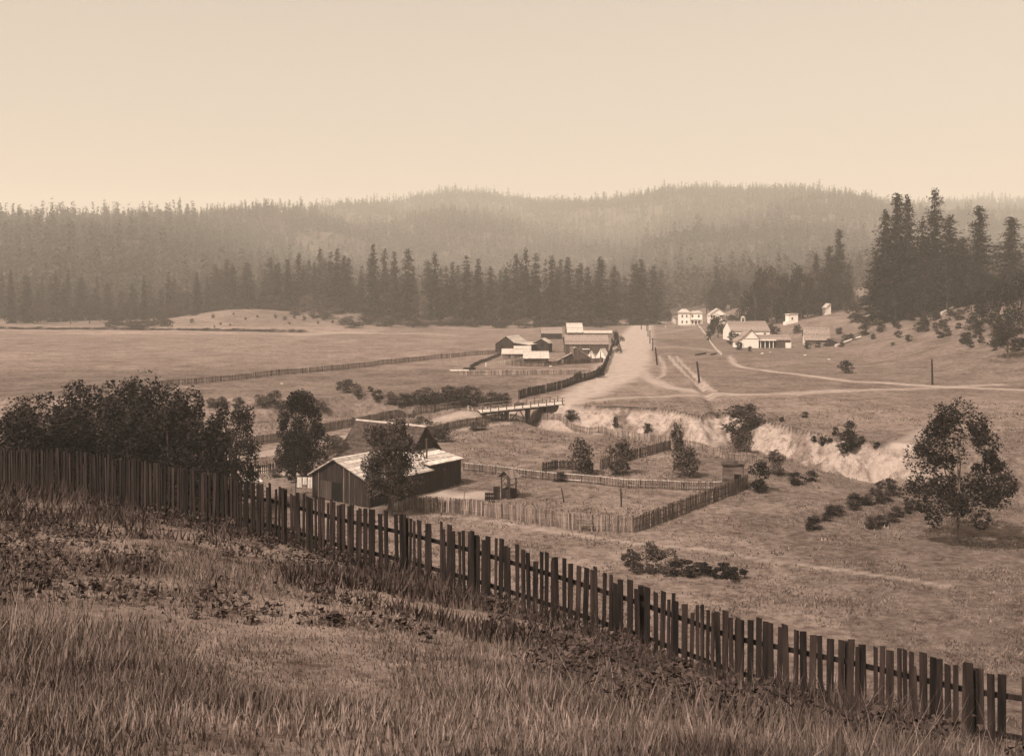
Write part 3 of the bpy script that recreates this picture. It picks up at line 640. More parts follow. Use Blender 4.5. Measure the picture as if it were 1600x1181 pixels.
# ---------------------------------------------------------------- fences
def resample(P, step):
    out = []; P = [Vector((p[0], p[1])) for p in P]; carry = 0
    for a, b in zip(P[:-1], P[1:]):
        L = (b-a).length; t = carry
        while t < L: out.append((a.lerp(b, t/L), (b-a).normalized())); t += step
        carry = t-L
    return out
def fence(pxs, h, label, mat, step=.19, wid=.13, rail_top=False, post_mat=None, jit=.05, lean=.03, world=None, group=None, name='picket_fence', gaps=(), seed=0, railm=None):
    P = [(p.x, p.y) for p in (at(*q_) for q_ in pxs)] if world is None else world
    r = random.Random(seed+len(pxs)); o = empty(name, label, 'fence', (P[0][0], P[0][1], gz(*P[0])), 0, group); org = Vector(o.location)
    mb = MB(); sec = r.uniform(-1, 1)
    for i, (p, d) in enumerate(resample(P, step)):
        if i % 14 == 0: sec = r.uniform(-1, 1)
        if r.random() < .03: continue
        z = gz(p.x, p.y); hh = h*(1+r.uniform(-jit, jit)); w = wid*r.uniform(.7, 1.1)
        n = Vector((-d.y, d.x)); ln = (lean*sec*2+r.uniform(-lean, lean))*h; la = r.uniform(-lean, lean)*h*.7
        a = Vector((p.x, p.y, z-.08))-org; b = a+Vector((n.x*ln+d.x*la, n.y*ln+d.y*la, hh+.08))
        dx = Vector((d.x, d.y, 0))*w/2; nn = Vector((n.x, n.y, 0))*.012
        mb.add([a-dx-nn, a+dx-nn, a+dx+nn, a-dx+nn, b-dx-nn, b+dx-nn, b+dx+nn, b-dx+nn], [(0, 3, 2, 1), (4, 5, 6, 7), (0, 1, 5, 4), (1, 2, 6, 5), (2, 3, 7, 6), (3, 0, 4, 7)])
    mb.build('picket_panel', mat, o)
    pr = resample(P, 2.4); pr.append((Vector(P[-1]), pr[-1][1])); off = .07
    rb_ = MB()
    for (p, d), (p2, d2) in zip(pr[:-1], pr[1:]):
        for f in (.28, .8) if not rail_top else (.3, .98):
            n = Vector((-d.y, d.x))*off; rb_.beam(Vector((p.x+n.x, p.y+n.y, gz(p.x, p.y)+h*f))-org, Vector((p2.x+n.x, p2.y+n.y, gz(p2.x, p2.y)+h*f))-org, .06, .09)
    rb_.build('rail', railm or (M['rail_pale'] if rail_top else mat), o)
    for i, (p, d) in enumerate(pr):
        if i % 1: continue
        n = Vector((-d.y, d.x))*(off+.1); m = MB(); m.beam((0, 0, -.2), (r.uniform(-.05, .05), r.uniform(-.05, .05), h*1.02), .12)
        if i == 0: pm = m.mesh('post', post_mat or mat)
        q_ = link('post', pm, o); q_.location = Vector((p.x+n.x, p.y+n.y, gz(p.x, p.y)))-org
        if i > 60: break
    return o
fence([(612,797),(660,799),(720,803),(790,811),(860,822),(925,829),(990,832)], 1.5, 'weathered picket fence along the near side of the well yard', M['picket'], seed=1)
fence([(992,832),(1040,815),(1100,790),(1150,771),(1168,764)], 1.55, 'dark picket fence running back from the yard corner to the outhouse', M['picket_shade'], seed=2)  # face turned from the sun; its shade is in the picket colour
fence([(724,735),(780,741),(832,748),(868,752),(898,753),(946,759),(985,763),(1050,765),(1128,766)], .95, 'low fence with a pale top rail across the back of the well yard', M['picket_shade'], rail_top=True, seed=3, wid=.11)
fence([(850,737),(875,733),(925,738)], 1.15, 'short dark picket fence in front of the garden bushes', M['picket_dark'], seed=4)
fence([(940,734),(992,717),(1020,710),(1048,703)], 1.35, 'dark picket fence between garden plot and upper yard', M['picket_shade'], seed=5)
fence([(785,657),(832,664),(893,672),(936,677),(979,685),(1048,694),(1100,706),(1164,722),(1206,731)], 1.15, 'leaning picket fence under the pale creek bank', M['picket'], seed=6, lean=.07)
fence([(784,657),(740,665),(700,672),(660,684),(620,693),(545,706),(490,718),(430,735)], 1.3, 'overgrown picket fence on the near side of the lane', M['picket_shade'], seed=7)
fence([(740,634),(700,640),(648,648),(582,660),(511,674),(470,683),(425,692),(380,700)], 1.35, 'picket fence on the far side of the lane', M['picket_shade'], seed=8)
fence([(812,624),(862,611),(918,594),(939,587),(943,583)], 1.6, 'dark picket fence on the left side of the road beyond the bridge', M['picket_dark'], seed=9, step=.24, wid=.2)
fence([(943,583),(951,563),(957,546)], 1.8, 'dark board fence running along the road beside the barns', M['picket_dark'], seed=10, step=.26, wid=.22)
fence([(716,587),(760,586.5),(827,586),(880,585),(921,584.5)], 1.1, 'grey picket fence with a pale rail in front of the barnyard', M['picket'], seed=11, step=.3, wid=.2, rail_top=True)
fence([(800,572),(850,573),(900,569),(942,566)], 1.2, 'inner barnyard picket fence before the sheds', M['picket_shade'], seed=12, step=.3, wid=.2)
fence([(240,607),(330,598),(430,587),(520,579),(580,573),(680,561),(780,553)], 1.3, 'long dark rail fence dividing the big field from the meadow', M['picket_shade'], seed=13, step=.42, wid=.2, railm=M['picket_shade'])
fence([(1040,512),(1062,511),(1089,510)], 1.1, 'white picket fence in front of the white hotel', M['white'], seed=14, step=.5, wid=.4)
fence([(1091,510),(1099,520),(1116,544),(1128,556)], .9, 'pale rail fence running down from the hotel beside the dark trees', M['rail_pale'], seed=15, step=.7, wid=.3)
fence([(396,742),(410,740),(428,738)], 1.1, 'small broken dark picket fence by the tall dark tree', M['picket_dark'], seed=16, step=.3)
fence([(640,505.5),(700,507),(800,507),(940,506)], 1.1, 'thin far fence along the foot of the scrub', M['picket'], seed=17, step=1.2, wid=.3)
fence([(760,573),(790,570),(818,563)], 1.0, 'low white board fence sloping below the barn', M['white'], seed=18, step=.22, wid=.24)
fence([(735,576),(750,568),(783,555)], .9, 'dark rail fence left of the barns', M['picket_dark'], seed=19, step=.4, wid=.2)

# tall foreground fence: every picket a part of its own
fw0 = Vector((-26.0, 39+.749*9.9)); dirf = Vector((18.03, -13.5)).normalized(); Lf = 47
fo = empty('picket_fence', 'tall dark foreground picket fence running down across the slope', 'fence', (0, 30, gz(0, 30))); forg = Vector(fo.location)
rr = random.Random(3); t = 0; pk = []
rest = MB(); cnt = 0
hf = 1.62
def board(mb, p, d, w, hh, z, ln, la, T=.022):
    n = Vector((-d.y, d.x)); a = Vector((p.x, p.y, z-.15))-forg; b = a+Vector((n.x*ln+d.x*la, n.y*ln+d.y*la, hh+.15))
    dx = Vector((d.x, d.y, 0))*w/2; nn = Vector((n.x, n.y, 0))*T/2; sk = Vector((0, 0, rr.uniform(-.025, .025)))
    mb.add([a-dx-nn, a+dx-nn, a+dx+nn, a-dx+nn, b-dx-nn+sk, b+dx-nn, b+dx+nn, b-dx+nn+sk], [(0, 3, 2, 1), (4, 5, 6, 7), (0, 1, 5, 4), (1, 2, 6, 5), (2, 3, 7, 6), (3, 0, 4, 7)])
while t < Lf:
    p = fw0+dirf*t; w = rr.uniform(.07, .15); m = MB()
    gap = rr.choice([.012, .03, .05, .08, .1]) if t > 12 else rr.choice([.004, .01, .02, .05])
    tgt = rest
    px_ = CX+F_PX*p.x/p.y
    if 120 < px_ < 1010 and cnt < 100 and p.x > -9.2: tgt = m
    if rr.random() > .02:
        zz = .55*gz(p.x, p.y)+.225*(gz(*(p+dirf))+gz(*(p-dirf)))
        board(tgt, p, dirf, w, hf*(1+rr.uniform(-.05, .05)) - (.3*rr.random() if rr.random() < .08 else 0), zz, rr.uniform(-.04, .04), rr.uniform(-.05, .05))
        if tgt is m: m.build('picket', M['picket_dark'], fo); cnt += 1
    t += w+gap
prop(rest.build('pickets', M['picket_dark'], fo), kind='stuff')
t = 0; nf = Vector((-dirf.y, dirf.x))
while t < Lf:
    p = fw0+dirf*t+nf*.1; p2 = fw0+dirf*(t+2.4)+nf*.1
    m = MB(); m.beam((0, 0, -.4), (0, 0, hf-.05), .13); po = m.build('post', M['picket_dark'], fo); po.location = Vector((p.x+nf.x*.1, p.y+nf.y*.1, gz(p.x, p.y)))-forg
    for f in (.42, 1.15):
        m = MB(); m.beam(Vector((p.x, p.y, gz(*(p-nf*.1))+f))-forg, Vector((p2.x, p2.y, gz(*(p2-nf*.1))+f))-forg, .05, .1); m.build('rail', M['picket_dark'], fo)
    t += 2.4

# ---------------------------------------------------------------- buildings
def TR(loc=(0, 0, 0), a=0): return Matrix.Translation(Vector(loc)) @ Matrix.Rotation(R(a), 4, 'Z')
def slab(mb, p0, p1, y0, y1, th, T):
    (x0, z0), (x1, z1) = p0, p1; d = Vector((x1-x0, z1-z0)).normalized(); n = Vector((-d.y, d.x))
    if n.y < 0: n = -n
    e = .01
    mb.prism([(x0+n.x*e, z0+n.y*e), (x1+n.x*e, z1+n.y*e), (x1+n.x*th, z1+n.y*th), (x0+n.x*th, z0+n.y*th)], y0, y1, T)
def block(o, prof, y0, y1, wm, rm, T=None, over=.3, th=.12, sink=.8, openings=(), roofname='roof'):
    """prof: top chain (x,z) from one eave over the ridge to the other; walls drop to the ground"""
    T = T or Matrix.Identity(4)
    w = MB(); w.prism([(prof[0][0], -sink)]+list(prof)+[(prof[-1][0], -sink)], y0, y1, T); wall = w.build('wall', wm, o)
    for k, (a, b) in enumerate(zip(prof[:-1], prof[1:])):
        a = Vector(a); b = Vector(b); d = (b-a).normalized()
        if k == 0: a = a-d*over
        if k == len(prof)-2: b = b+d*over
        m = MB(); slab(m, a, b, y0-over, y1+over, th, T)
        m.build(roofname, rm, o)
    for op in openings:
        kind, face, c, z, ww, hh = op[:6]; fm = op[6] if len(op) > 6 else M['wood_gray']; xl, xr = prof[0][0], prof[-1][0]
        Tf = T @ {'front': TR((c, y0, 0), 0), 'back': TR((c, y1, 0), 180), 'left': TR((xl, c, 0), -90), 'right': TR((xr, c, 0), 90)}[face]
        if kind == 'window':
            m = MB(); f = .08
            m.box(-ww/2-f, ww/2+f, -.05, .03, z-f, z-.0, Tf); m.box(-ww/2-f, ww/2+f, -.05, .03, z+hh, z+hh+f, Tf); m.box(-ww/2-f, -ww/2, -.045, .03, z, z+hh, Tf); m.box(ww/2, ww/2+f, -.045, .03, z, z+hh, Tf); m.box(-.02, .02, -.035, .03, z, z+hh, Tf)
            wo = m.build('window', fm, o); m = MB(); m.box(-ww/2, ww/2, -.02, .03, z, z+hh, Tf); m.build('pane', M['pane'], wo)
        elif kind == 'door':
            m = MB(); m.box(-ww/2, ww/2, -.05, .03, z, z+hh, Tf); m.build('door', fm, o)
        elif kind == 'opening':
            m = MB(); m.box(-ww/2, ww/2, -.02, .03, z, z+hh, Tf); m.build('doorway_shade_panel', M['dark'], o)  # flat panel on the solid wall; interior shade is its colour
    return wall
def chimney(o, x, y, z0, z1, w=.5, mat=None, T=None):
    m = MB(); m.box(x-w/2, x+w/2, y-w/2, y+w/2, z0, z1, T); m.box(x-w/2-.06, x+w/2+.06, y-w/2-.06, y+w/2+.06, z1, z1+.12, T); m.build('chimney', mat or M['wood_gray'], o)
def ent(name, label, cat, px, py, rot=0, D=None):
    p = at(px, py) if D is None else atd(px, D); return empty(name, label, cat, p, R(rot)), p.y/F_PX

# near barn house
hl = Vector((-14.5, 111.9)); base = -2.55
zb = min(gz(-14.5, 111.9), gz(-9, 119), gz(-21, 117)); 
ho = empty('barn_house', 'old dark barn house with steep mossy roof and pale lean-to roofs', 'house', (hl.x, hl.y, zb), math.atan2(-.58, .81))
# local x = q (towards right-front), local y = p (away)
block(ho, [(-8.3, 2.7), (-4.9, 4.5), (0, 2.6)], 0, 9.5, M['wood_dark'], M['roof_pale'], over=.35,
      openings=[('opening', 'front', -4.6, -.2, 1.4, 2.3)])
m = MB(); m.box(-6.95, -5.33, -.09, -.03, 0, 2.15); m.box(-6.9, -5.4, -.13, -.09, .3, .45); m.box(-6.9, -5.4, -.13, -.09, 1.75, 1.9); m.beam((-6.85, -.11, 1.75), (-5.45, -.11, .45), .1, .04); m.build('door', M['wood_mid'], ho)
for x in (-8.2, -7.3, -5.9, -3.6, -2.8, -2.0, -1.1, -.3):       # battens
    zt = np.interp(x, [-8.3, -4.9, 0], [2.65, 4.4, 2.55]); zl = 2.4 if -7 < x < -3.9 else -.3
    m = MB(); m.box(x-.035, x+.035, -.06, .02, zl, zt); m.build('batten', M['wood_gray'] if x in (-7.3, -3.6, -2.8) else M['wood_mid'], ho)
# shake courses on the pale front roof
for k in range(9):
    f = k/9; xx = -4.9+f*5.1; zz = 4.5-f*2.0
    m = MB(); m.box(xx, xx+.62, -.42, 9.9, zz+.135-.26*.0, zz+.165); 
    for i_, v in enumerate(m.v): m.v[i_] = (v[0], v[1]+.0, v[2]-(v[0]-xx)*.36)
    m.build('shake_course', M['roof_pale'], ho)
# right wing (low box)
block(ho, [(-4.2, 3.85), (0, 3.1)], 9.52, 15, M['wood_dark'], M['roof_pale'], over=.25, openings=[('window', 'right', 12.0, 1.9, .55, .45, M['wood_mid'])])
# main steep block, ridge along local x
Tm = TR((0, 13.5, 0), 90)
block(ho, [(-2.85, 3.3), (0, 6.5), (2.9, 3.4)], 4.21, 14.4, M['wood_dark'], M['shingle'], T=Tm, over=.35)
m = MB(); m.box(-14.75, -3.85, 13.36, 13.64, 6.56, 6.72); m.build('ridge_board', M['rail_pale'], ho)
m = MB(); slab(m, (-2.0, 2.5), (2.0, 3.5), -0, 5, .1, TR((-8.4, 8.7, 0), 90) @ TR((0, -.0, 0), 0)); m.build('porch_roof', M['shingle'], ho)
m = MB(); m.tube([(-1.6, 10.9, 3.2), (-1.6, 10.9, 5.6)], [.1, .1], 10); m.tube([(-1.6, 10.9, 5.6), (-1.6, 10.9, 5.68)], [.16, .16], 10); m.build('stovepipe', M['iron'], ho)

# barnyard buildings
def simple(name, label, px, py, rot, prof, depth, wm, rm, openings=(), cat='barn', D=None, over=.25, pxunits=True, th=.1):
    o, k = ent(name, label, cat, px, py, rot, D)
    kk = k if pxunits else 1
    pr = [(a*kk, b*kk) for a, b in prof]
    ops = [(a, f, c*kk, z*kk, w*kk, h*kk)+tuple(rest_) for a, f, c, z, w, h, *rest_ in openings]
    block(o, pr, 0, depth*kk, wm, rm, over=over, th=th, openings=ops); return o, kk
simple('barn', 'largest dark barn with a long swept pale roof', 774, 550, -22, [(0, 13), (18, 25), (32, 15), (56, 12)], 50, M['wood_dark'], M['roof_pale'], [('opening', 'front', 12, 1, 7, 9)])
simple('shed', 'gabled dark shed with a square loft opening between barn and yard', 831, 550, -14, [(0, 13), (15, 21), (27, 14)], 26, M['wood_dark'], M['roof_pale'], [('opening', 'front', 16.5, 8, 5, 7)], cat='shed')
simple('shed', 'long low shed with bleached roof, nearest in the barnyard', 819, 568, 0, [(0, 10.5), (38, 10.5)], 3, M['wood_dark'], M['roof_pale'], cat='shed') if False else None
def shedfront(name, label, px0, px1, ybase, yeave, yridge, wm, rm, D=None, rot=0, cat='shed', openings=(), front=.5, over=.25, deep=None):
    """building whose front roof slope faces the camera; ridge left-right"""
    o, k = ent(name, label, cat, (px0+px1)/2, ybase, rot, D); L = (px1-px0)*k; he = (ybase-yeave)*k
    rise = (yeave-yridge)*k; w = deep or max(rise*2.4, 2.5)
    # depth adds apparent rise: solve ridge height so that it projects to yridge
    dist = o.location.y; zr = CAMZ-(yridge-HY)/F_PX*(dist+w)-o.location.z; zr = max(zr, he+.5)
    T = TR((-L/2, 0, 0), 0) @ Matrix.Rotation(R(90), 4, 'Z')      # profile x -> depth, y -> -x
    T = Matrix(((0, -1, 0, L/2), (1, 0, 0, 0), (0, 0, 1, 0), (0, 0, 0, 1)))
    block(o, [(0, he), (w, zr), (2*w, he)], 0, L, wm, rm, T=T, over=over, openings=[(a, f, c*k, z*k, ww*k, h*k)+tuple(q_) for a, f, c, z, ww, h, *q_ in openings]); return o, k, w, zr, L
# note: in that frame the camera side is the profile's 'left' face, c runs right to left
shedfront('shed', 'long low dark shed with bleached roof nearest the barnyard fence', 819, 857, 568, 560, 549, M['wood_dark'], M['roof_pale'], openings=[('window', 'left', 8, 3, 4, 3)])
shedfront('shed', 'pale roofed shed between the white fence and the swept roof barn', 804, 829, 563, 553, 541, M['wood_mid'], M['roof_pale'], openings=[('opening', 'left', 9, 0, 7, 7)])
shedfront('shed', 'small pale roofed lean-to at the left foot of the largest barn', 785, 804, 562, 553, 545, M['wood_gray'], M['roof_pale'], openings=[('opening', 'left', 8, 3, 3, 4)])
shedfront('barn', 'dark barn with a plain pale roof behind the gabled shed', 846, 878, 530, 521, 512, M['wood_dark'], M['roof_mid'], cat='barn', openings=[('opening', 'left', 6, 0, 5, 6)])
shedfront('barn', 'tall barn with the brightest square roof behind the long house', 887, 911, 524, 520, 505, M['wood_mid'], M['roof_pale'], cat='barn')
shedfront('shed', 'pale low roof beside the road behind the long grey house', 913, 957, 530, 523, 517, M['wood_gray'], M['roof_pale'], D=425)
o_, k_, w_, zr_, L_ = shedfront('farmhouse', 'long grey shingled house with the broad roof by the road', 884, 951, 553, 538, 524, M['wood_mid'], M['roof_mid'], cat='house', openings=[('window', 'left', 43, 3, 5, 5), ('opening', 'left', 30, 0, 5, 9), ('window', 'left', 12, 3, 5, 5), ('door', 'left', 56, 0, 9, 12)])
chimney(o_, -3, w_, zr_-.4, zr_+.8, .5, M['wood_gray'])
simple('shed', 'small dark lean-to shed with a white door in the barnyard', 871, 568, 0, [(0, 4), (23, 16), (27, 7)], 16, M['wood_dark'], M['roof_mid'], [('door', 'front', 8, 0, 4, 6, M['white'])], cat='shed')
simple('shed', 'steep dark lean-to shed leaning over right of the white door shed', 897, 568, 0, [(0, 24), (2, 24.5), (27, 8)], 16, M['wood_mid'], M['roof_mid'], [('opening', 'front', 14, 0, 6, 8), ('opening', 'front', 22, 0, 5, 6)], cat='shed')
o_, k_, w_, zr_, L_ = shedfront('shed', 'lone shed with pale roof far off under the firs', 808, 832, 507, 504, 494, M['wood_dark'], M['roof_mid'], rot=-14, D=560)
# tents
def tent(px, py, wpx, hpx, label, rot=0):
    o, k = ent('tent', label, 'tent', px, py, rot); w = wpx*k/2; h = hpx*k; L = w*2.2; m = MB()
    prof = []
    for s in (-1, 1):
        m = MB(); n = 6; 
        for j in range(n):
            f0, f1 = j/n, (j+1)/n; a = (s*w*f0**1.15, h*(1-f0)); b = (s*w*f1**1.15, h*(1-f1))
            m.add([(a[0], 0, a[1]), (b[0], 0, b[1]), (b[0], L, b[1]), (a[0], L, a[1]), (a[0]-s*.03, 0, a[1]-.03), (b[0]-s*.03, 0, b[1]-.03), (b[0]-s*.03, L, b[1]-.03), (a[0]-s*.03, L, a[1]-.03)],
                  [(0, 1, 2, 3), (7, 6, 5, 4), (0, 4, 5, 1), (2, 6, 7, 3), (1, 5, 6, 2), (0, 3, 7, 4)])
        m.build('canvas_side', M['canvas'], o)
    m = MB(); m.prism([(-w*.9, 0), (-.15, 0), (0, h*.9)], .05, .08); m.prism([(.35, 0), (w*.9, 0), (0.05, h*.9)], .05, .08); m.build('tent_flap', M['canvas'], o)
    m = MB(); m.beam((0, .1, 0), (0, .1, h+.15), .07); m.beam((0, L-.1, 0), (0, L-.1, h+.15), .07); m.build('pole', M['bark'], o)
tent(938, 560, 20, 15, 'white canvas tent with open flap beside the road fence', -25)
tent(923, 560, 15, 12, 'smaller pale tent left of the white canvas tent', -10)
# canvas awning
o, k = ent('awning', 'small flat pale awning on posts in front of the long grey house', 'awning', 916, 556); m = MB(); m.box(-6*k, 6*k, 0, 10*k, 10*k, 10*k+.08); m.build('cover', M['canvas'], o)
for x in (-5.5, 5.5):
    for yy in (.5, 9.5):
        m = MB(); m.beam((x*k, yy*k, -.2), (x*k, yy*k, 10*k), .12); m.build('post', M['bark'], o)

# wagons
def wheel(r, mat):
    m = MB(); n = 20
    for i in range(n):
        a, b = 2*math.pi*i/n, 2*math.pi*(i+1)/n; ca, sa, cb, sb = math.cos(a), math.sin(a), math.cos(b), math.sin(b); q_ = r*.9
        m.add([(r*ca, -.04, r*sa), (r*cb, -.04, r*sb), (q_*cb, -.04, q_*sb), (q_*ca, -.04, q_*sa), (r*ca, .04, r*sa), (r*cb, .04, r*sb), (q_*cb, .04, q_*sb), (q_*ca, .04, q_*sa)], [(0, 1, 2, 3), (7, 6, 5, 4), (0, 4, 5, 1), (3, 2, 6, 7)])
    for i in range(10):
        a = 2*math.pi*i/10; m.beam((0, 0, 0), (r*.92*math.cos(a), 0, r*.92*math.sin(a)), .05)
    m.tube([(0, -.12, 0), (0, .12, 0)], [.11, .11], 10); return m.mesh('wheel', mat)
WH = [wheel(.5, M['wood_mid']), wheel(.65, M['wood_mid'])]
def wagon(px, py, rot, label, cover=False):
    o, k = ent('wagon', label, 'wagon', px, py, rot)
    m = MB(); m.box(-1.5, 1.5, -.55, .55, .95, 1.02); m.box(-1.5, 1.5, -.55, -.5, 1.02, 1.5); m.box(-1.5, 1.5, .5, .55, 1.02, 1.5); m.box(-1.5, -1.45, -.5, .5, 1.02, 1.5); m.box(1.45, 1.5, -.5, .5, 1.02, 1.4)
    m.build('body', M['wood_mid'], o)
    for x, i in ((-1, 1), (1, 0)):
        m = MB(); m.beam((x, -.7, .65 if i else .5), (x, .7, .65 if i else .5), .08); m.box(x-.06, x+.06, -.3, .3, .5, .96); m.build('axle', M['iron'], o)
        for s in (-1, 1): w = link('wheel', WH[i], o); w.location = (x, s*.72, .65 if i else .5)
    m = MB(); m.box(.7, 1.1, -.5, .5, 1.55, 1.62); m.box(.66, .72, -.5, .5, 1.6, 1.95); m.build('seat', M['wood_mid'], o)
    m = MB(); m.beam((1.4, 0, .7), (4, 0, .45), .08); m.build('tongue', M['wood_gray'], o)
    if cover:
        m = MB(); n = 10; pr = [(.6*math.cos(math.pi*i/n), 1.5+.95*math.sin(math.pi*i/n)) for i in range(n+1)]
        T = Matrix.Rotation(R(90), 4, 'Z'); inner = [(x*.95, z-.03) for x, z in pr]
        m.prism(pr+inner[::-1], -1.4, .6, T) if False else [m.add([(-1.4, a[0], a[1]), (.6, a[0], a[1]), (.6, b[0], b[1]), (-1.4, b[0], b[1])], [(0, 1, 2, 3)]) for a, b in zip(pr[:-1], pr[1:])]
        c = m.build('cover', M['canvas'], o); md = c.modifiers.new('thick', 'SOLIDIFY'); md.thickness = .03
wagon(967, 551, 75, 'farm wagon standing at the roadside nearest the fence corner')
wagon(965, 541, 80, 'canvas topped wagon behind the nearest roadside wagon', True)
wagon(971, 533, 100, 'farm wagon parked third along the roadside by the barns')
wagon(962, 527, 85, 'farthest small wagon at the roadside by the pale roof')
plant_px('broad', 961, 548, 518, 16, 'thin dark tree at the roadside behind the wagons', None, M['leaf_dark'])

# ---------------------------------------------------------------- right hand houses
W = M['white']
def hip(o, x0, x1, y0, y1, z, h, over, mat, T=None):
    m = MB(); a, b, c, d = x0-over, x1+over, y0-over, y1+over; s = min(b-a, d-c)/2*.75; cy = (c+d)/2
    m.add([(a, c, z), (b, c, z), (b, d, z), (a, d, z), (a+s, cy, z+h), (b-s, cy, z+h), (a, c, z-.15), (b, c, z-.15), (b, d, z-.15), (a, d, z-.15)],
          [(0, 1, 5, 4), (1, 2, 5), (2, 3, 4, 5), (3, 0, 4), (6, 9, 8, 7), (0, 6, 7, 1), (1, 7, 8, 2), (2, 8, 9, 3), (3, 9, 6, 0)], T); m.build('roof', mat, o)
def flatblock(o, x0, x1, y0, y1, z1, wm, ops=(), T=None):
    m = MB(); m.box(x0, x1, y0, y1, -1, z1, T); m.build('wall', wm, o)
    for c, z, w, h in ops:
        m = MB(); f = .14; Tf = TR((c, y0, 0)); 
        m.box(-w/2-f, w/2+f, -.06, .03, z-f, z, Tf); m.box(-w/2-f, w/2+f, -.06, .03, z+h, z+h+f, Tf); m.box(-w/2-f, -w/2, -.055, .03, z, z+h, Tf); m.box(w/2, w/2+f, -.055, .03, z, z+h, Tf)
        wo = m.build('window', W, o); m = MB(); m.box(-w/2, w/2, -.03, .03, z, z+h, Tf); m.build('pane', M['pane'], wo)
o, k = ent('hotel', 'white two storey hotel with hipped left block and porch', 'house', 1060, 508, -6)
flatblock(o, 0, 18*k, 0, 16*k, 19*k, W, [(6*k, 12*k, 2.4*k, 4*k), (12.8*k, 12*k, 2.4*k, 4*k), (6*k, 3*k, 2.4*k, 4*k), (12.8*k, 3*k, 2.4*k, 4*k)]); hip(o, 0, 18*k, 0, 16*k, 19*k+.15, 6*k, .5, M['roof_pale'])
flatblock(o, 18*k+.01, 37*k, 1.5*k, 15*k, 18.5*k, W, [(22*k, 12*k, 2.6*k, 4*k), (31.5*k, 12*k, 2.6*k, 4*k), (22*k, 2.5*k, 2.4*k, 4*k), (32*k, 2.5*k, 2.4*k, 4*k)]); hip(o, 18.4*k, 37*k, 1.5*k, 15*k, 18.5*k+.15, 3.5*k, .4, M['roof_pale'])
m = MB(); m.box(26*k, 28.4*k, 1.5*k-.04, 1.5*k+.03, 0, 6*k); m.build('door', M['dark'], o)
m = MB(); m.box(17.9*k, 37.5*k, -2.5*k, 1.45*k, 8.2*k, 8.8*k); m.build('porch_roof', M['roof_pale'], o)
for x in (18.6, 24, 29.5, 35, 37):
    m = MB(); m.beam((x*k, -2.2*k, -.5), (x*k, -2.2*k, 8.2*k), .2); m.build('porch_post', W, o)
chimney(o, 26*k, 8*k, 20*k, 24*k, .7)
o, k = ent('white_shed', 'small white annex at the left side of the hotel', 'shed', 1052, 508, 0, D=592); block(o, [(-4*k, 7*k), (0, 10*k), (4*k, 7*k)], 0, 8*k, W, M['roof_pale'])
o, k = ent('white_house', 'white two storey house with gable and dark balcony right of the hotel', 'house', 1109, 508, 0, D=560)
block(o, [(0, 13*k), (2*k, 15*k), (13.5*k, 23*k), (26*k, 15*k)], 0, 22*k, W, M['roof_pale'], over=.4)
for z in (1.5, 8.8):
    m = MB(); m.box(1.5*k, 8*k, -.04, .03, z*k, (z+4.6)*k); m.build('recess_shade_panel', M['dark'], o)  # flat black panels on the wall; the recess shade is only colour
m = MB(); m.box(.3*k, 9*k, -1.5*k, -.0, 7.2*k, 7.7*k); m.build('balcony', W, o)
m = MB(); m.box(16*k, 18.5*k, -.05, .02, 9*k, 13*k); m.build('window', M['pane'], o)
for x in (.6, 4.6, 8.6):
    m = MB(); m.beam((x*k, -1.4*k, -.5), (x*k, -1.4*k, 14*k), .18); m.build('porch_post', W, o)
shedfront('shed', 'grey shed attached right of the balcony house', 1134, 1156, 507, 499, 493, M['wood_gray'], M['roof_mid'], D=545)
shedfront('shed', 'low grey shed half hidden behind the dark garden tree', 1124, 1141, 516, 510, 503, M['wood_gray'], M['roof_mid'], D=475)
# farmhouse
o, k, w_, zr_, L_ = shedfront('farmhouse', 'white farmhouse with the long mid grey roof and rooftop bell frame', 1143, 1203, 531, 516.5, 502, W, M['roof_mid'], cat='house', openings=[('window', 'left', 50, 6, 3, 5), ('window', 'left', 8, 8, 3, 4)], D=405)
Tb = TR((-3.5*k*1.4, w_, zr_))
m = MB()
for sx in (-1, 1):
    for sy in (-1, 1): m.beam((sx*2.6*k, sy*2.6*k, -.6), (sx*2.6*k, sy*2.6*k, 6*k), .16, T=Tb)
m.box(-3*k, 3*k, -3*k, 3*k, 4.2*k, 4.7*k, Tb); m.build('bell_frame', W, o)
m = MB(); m.add([(-3.4*k, -3.4*k, 6*k), (3.4*k, -3.4*k, 6*k), (3.4*k, 3.4*k, 6*k), (-3.4*k, 3.4*k, 6*k), (0, 0, 8.5*k)], [(0, 1, 4), (1, 2, 4), (2, 3, 4), (3, 0, 4), (3, 2, 1, 0)], Tb); m.build('bell_frame_roof', M['roof_pale'], o)
# front gabled cottage
o, k = ent('cottage', 'low white cottage with front gable and a long dark porch wing', 'house', 1152, 543, 4)
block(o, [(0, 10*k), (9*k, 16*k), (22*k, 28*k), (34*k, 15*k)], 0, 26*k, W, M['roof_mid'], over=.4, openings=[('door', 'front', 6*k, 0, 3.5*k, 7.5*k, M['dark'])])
m = MB(); m.box(11*k, 33*k, -.08, .02, 13.2*k, 14*k); m.build('gable_band', M['wood_gray'], o)
Tw = Matrix(((0, -1, 0, 86*k), (1, 0, 0, 4*k), (0, 0, 1, 0), (0, 0, 0, 1)))
block(o, [(0, 11.5*k), (13*k, 19*k), (26*k, 11.5*k)], 0, 51.9*k, M['wood_mid'], M['roof_mid'], T=Tw, over=.3)
m = MB(); m.box(34.4*k, 62*k, 4*k-.05, 4*k-.01, 0, 9.5*k); m.build('porch_shade_panel', M['dark'], o)  # black sheet on the wall paints the shade under the porch roof
for x in (38, 45, 52, 58):
    m = MB(); m.box(x*k-.12, x*k+.12, 2*k, 2*k+.2, -.5, 10.5*k); m.build('porch_post', W, o)
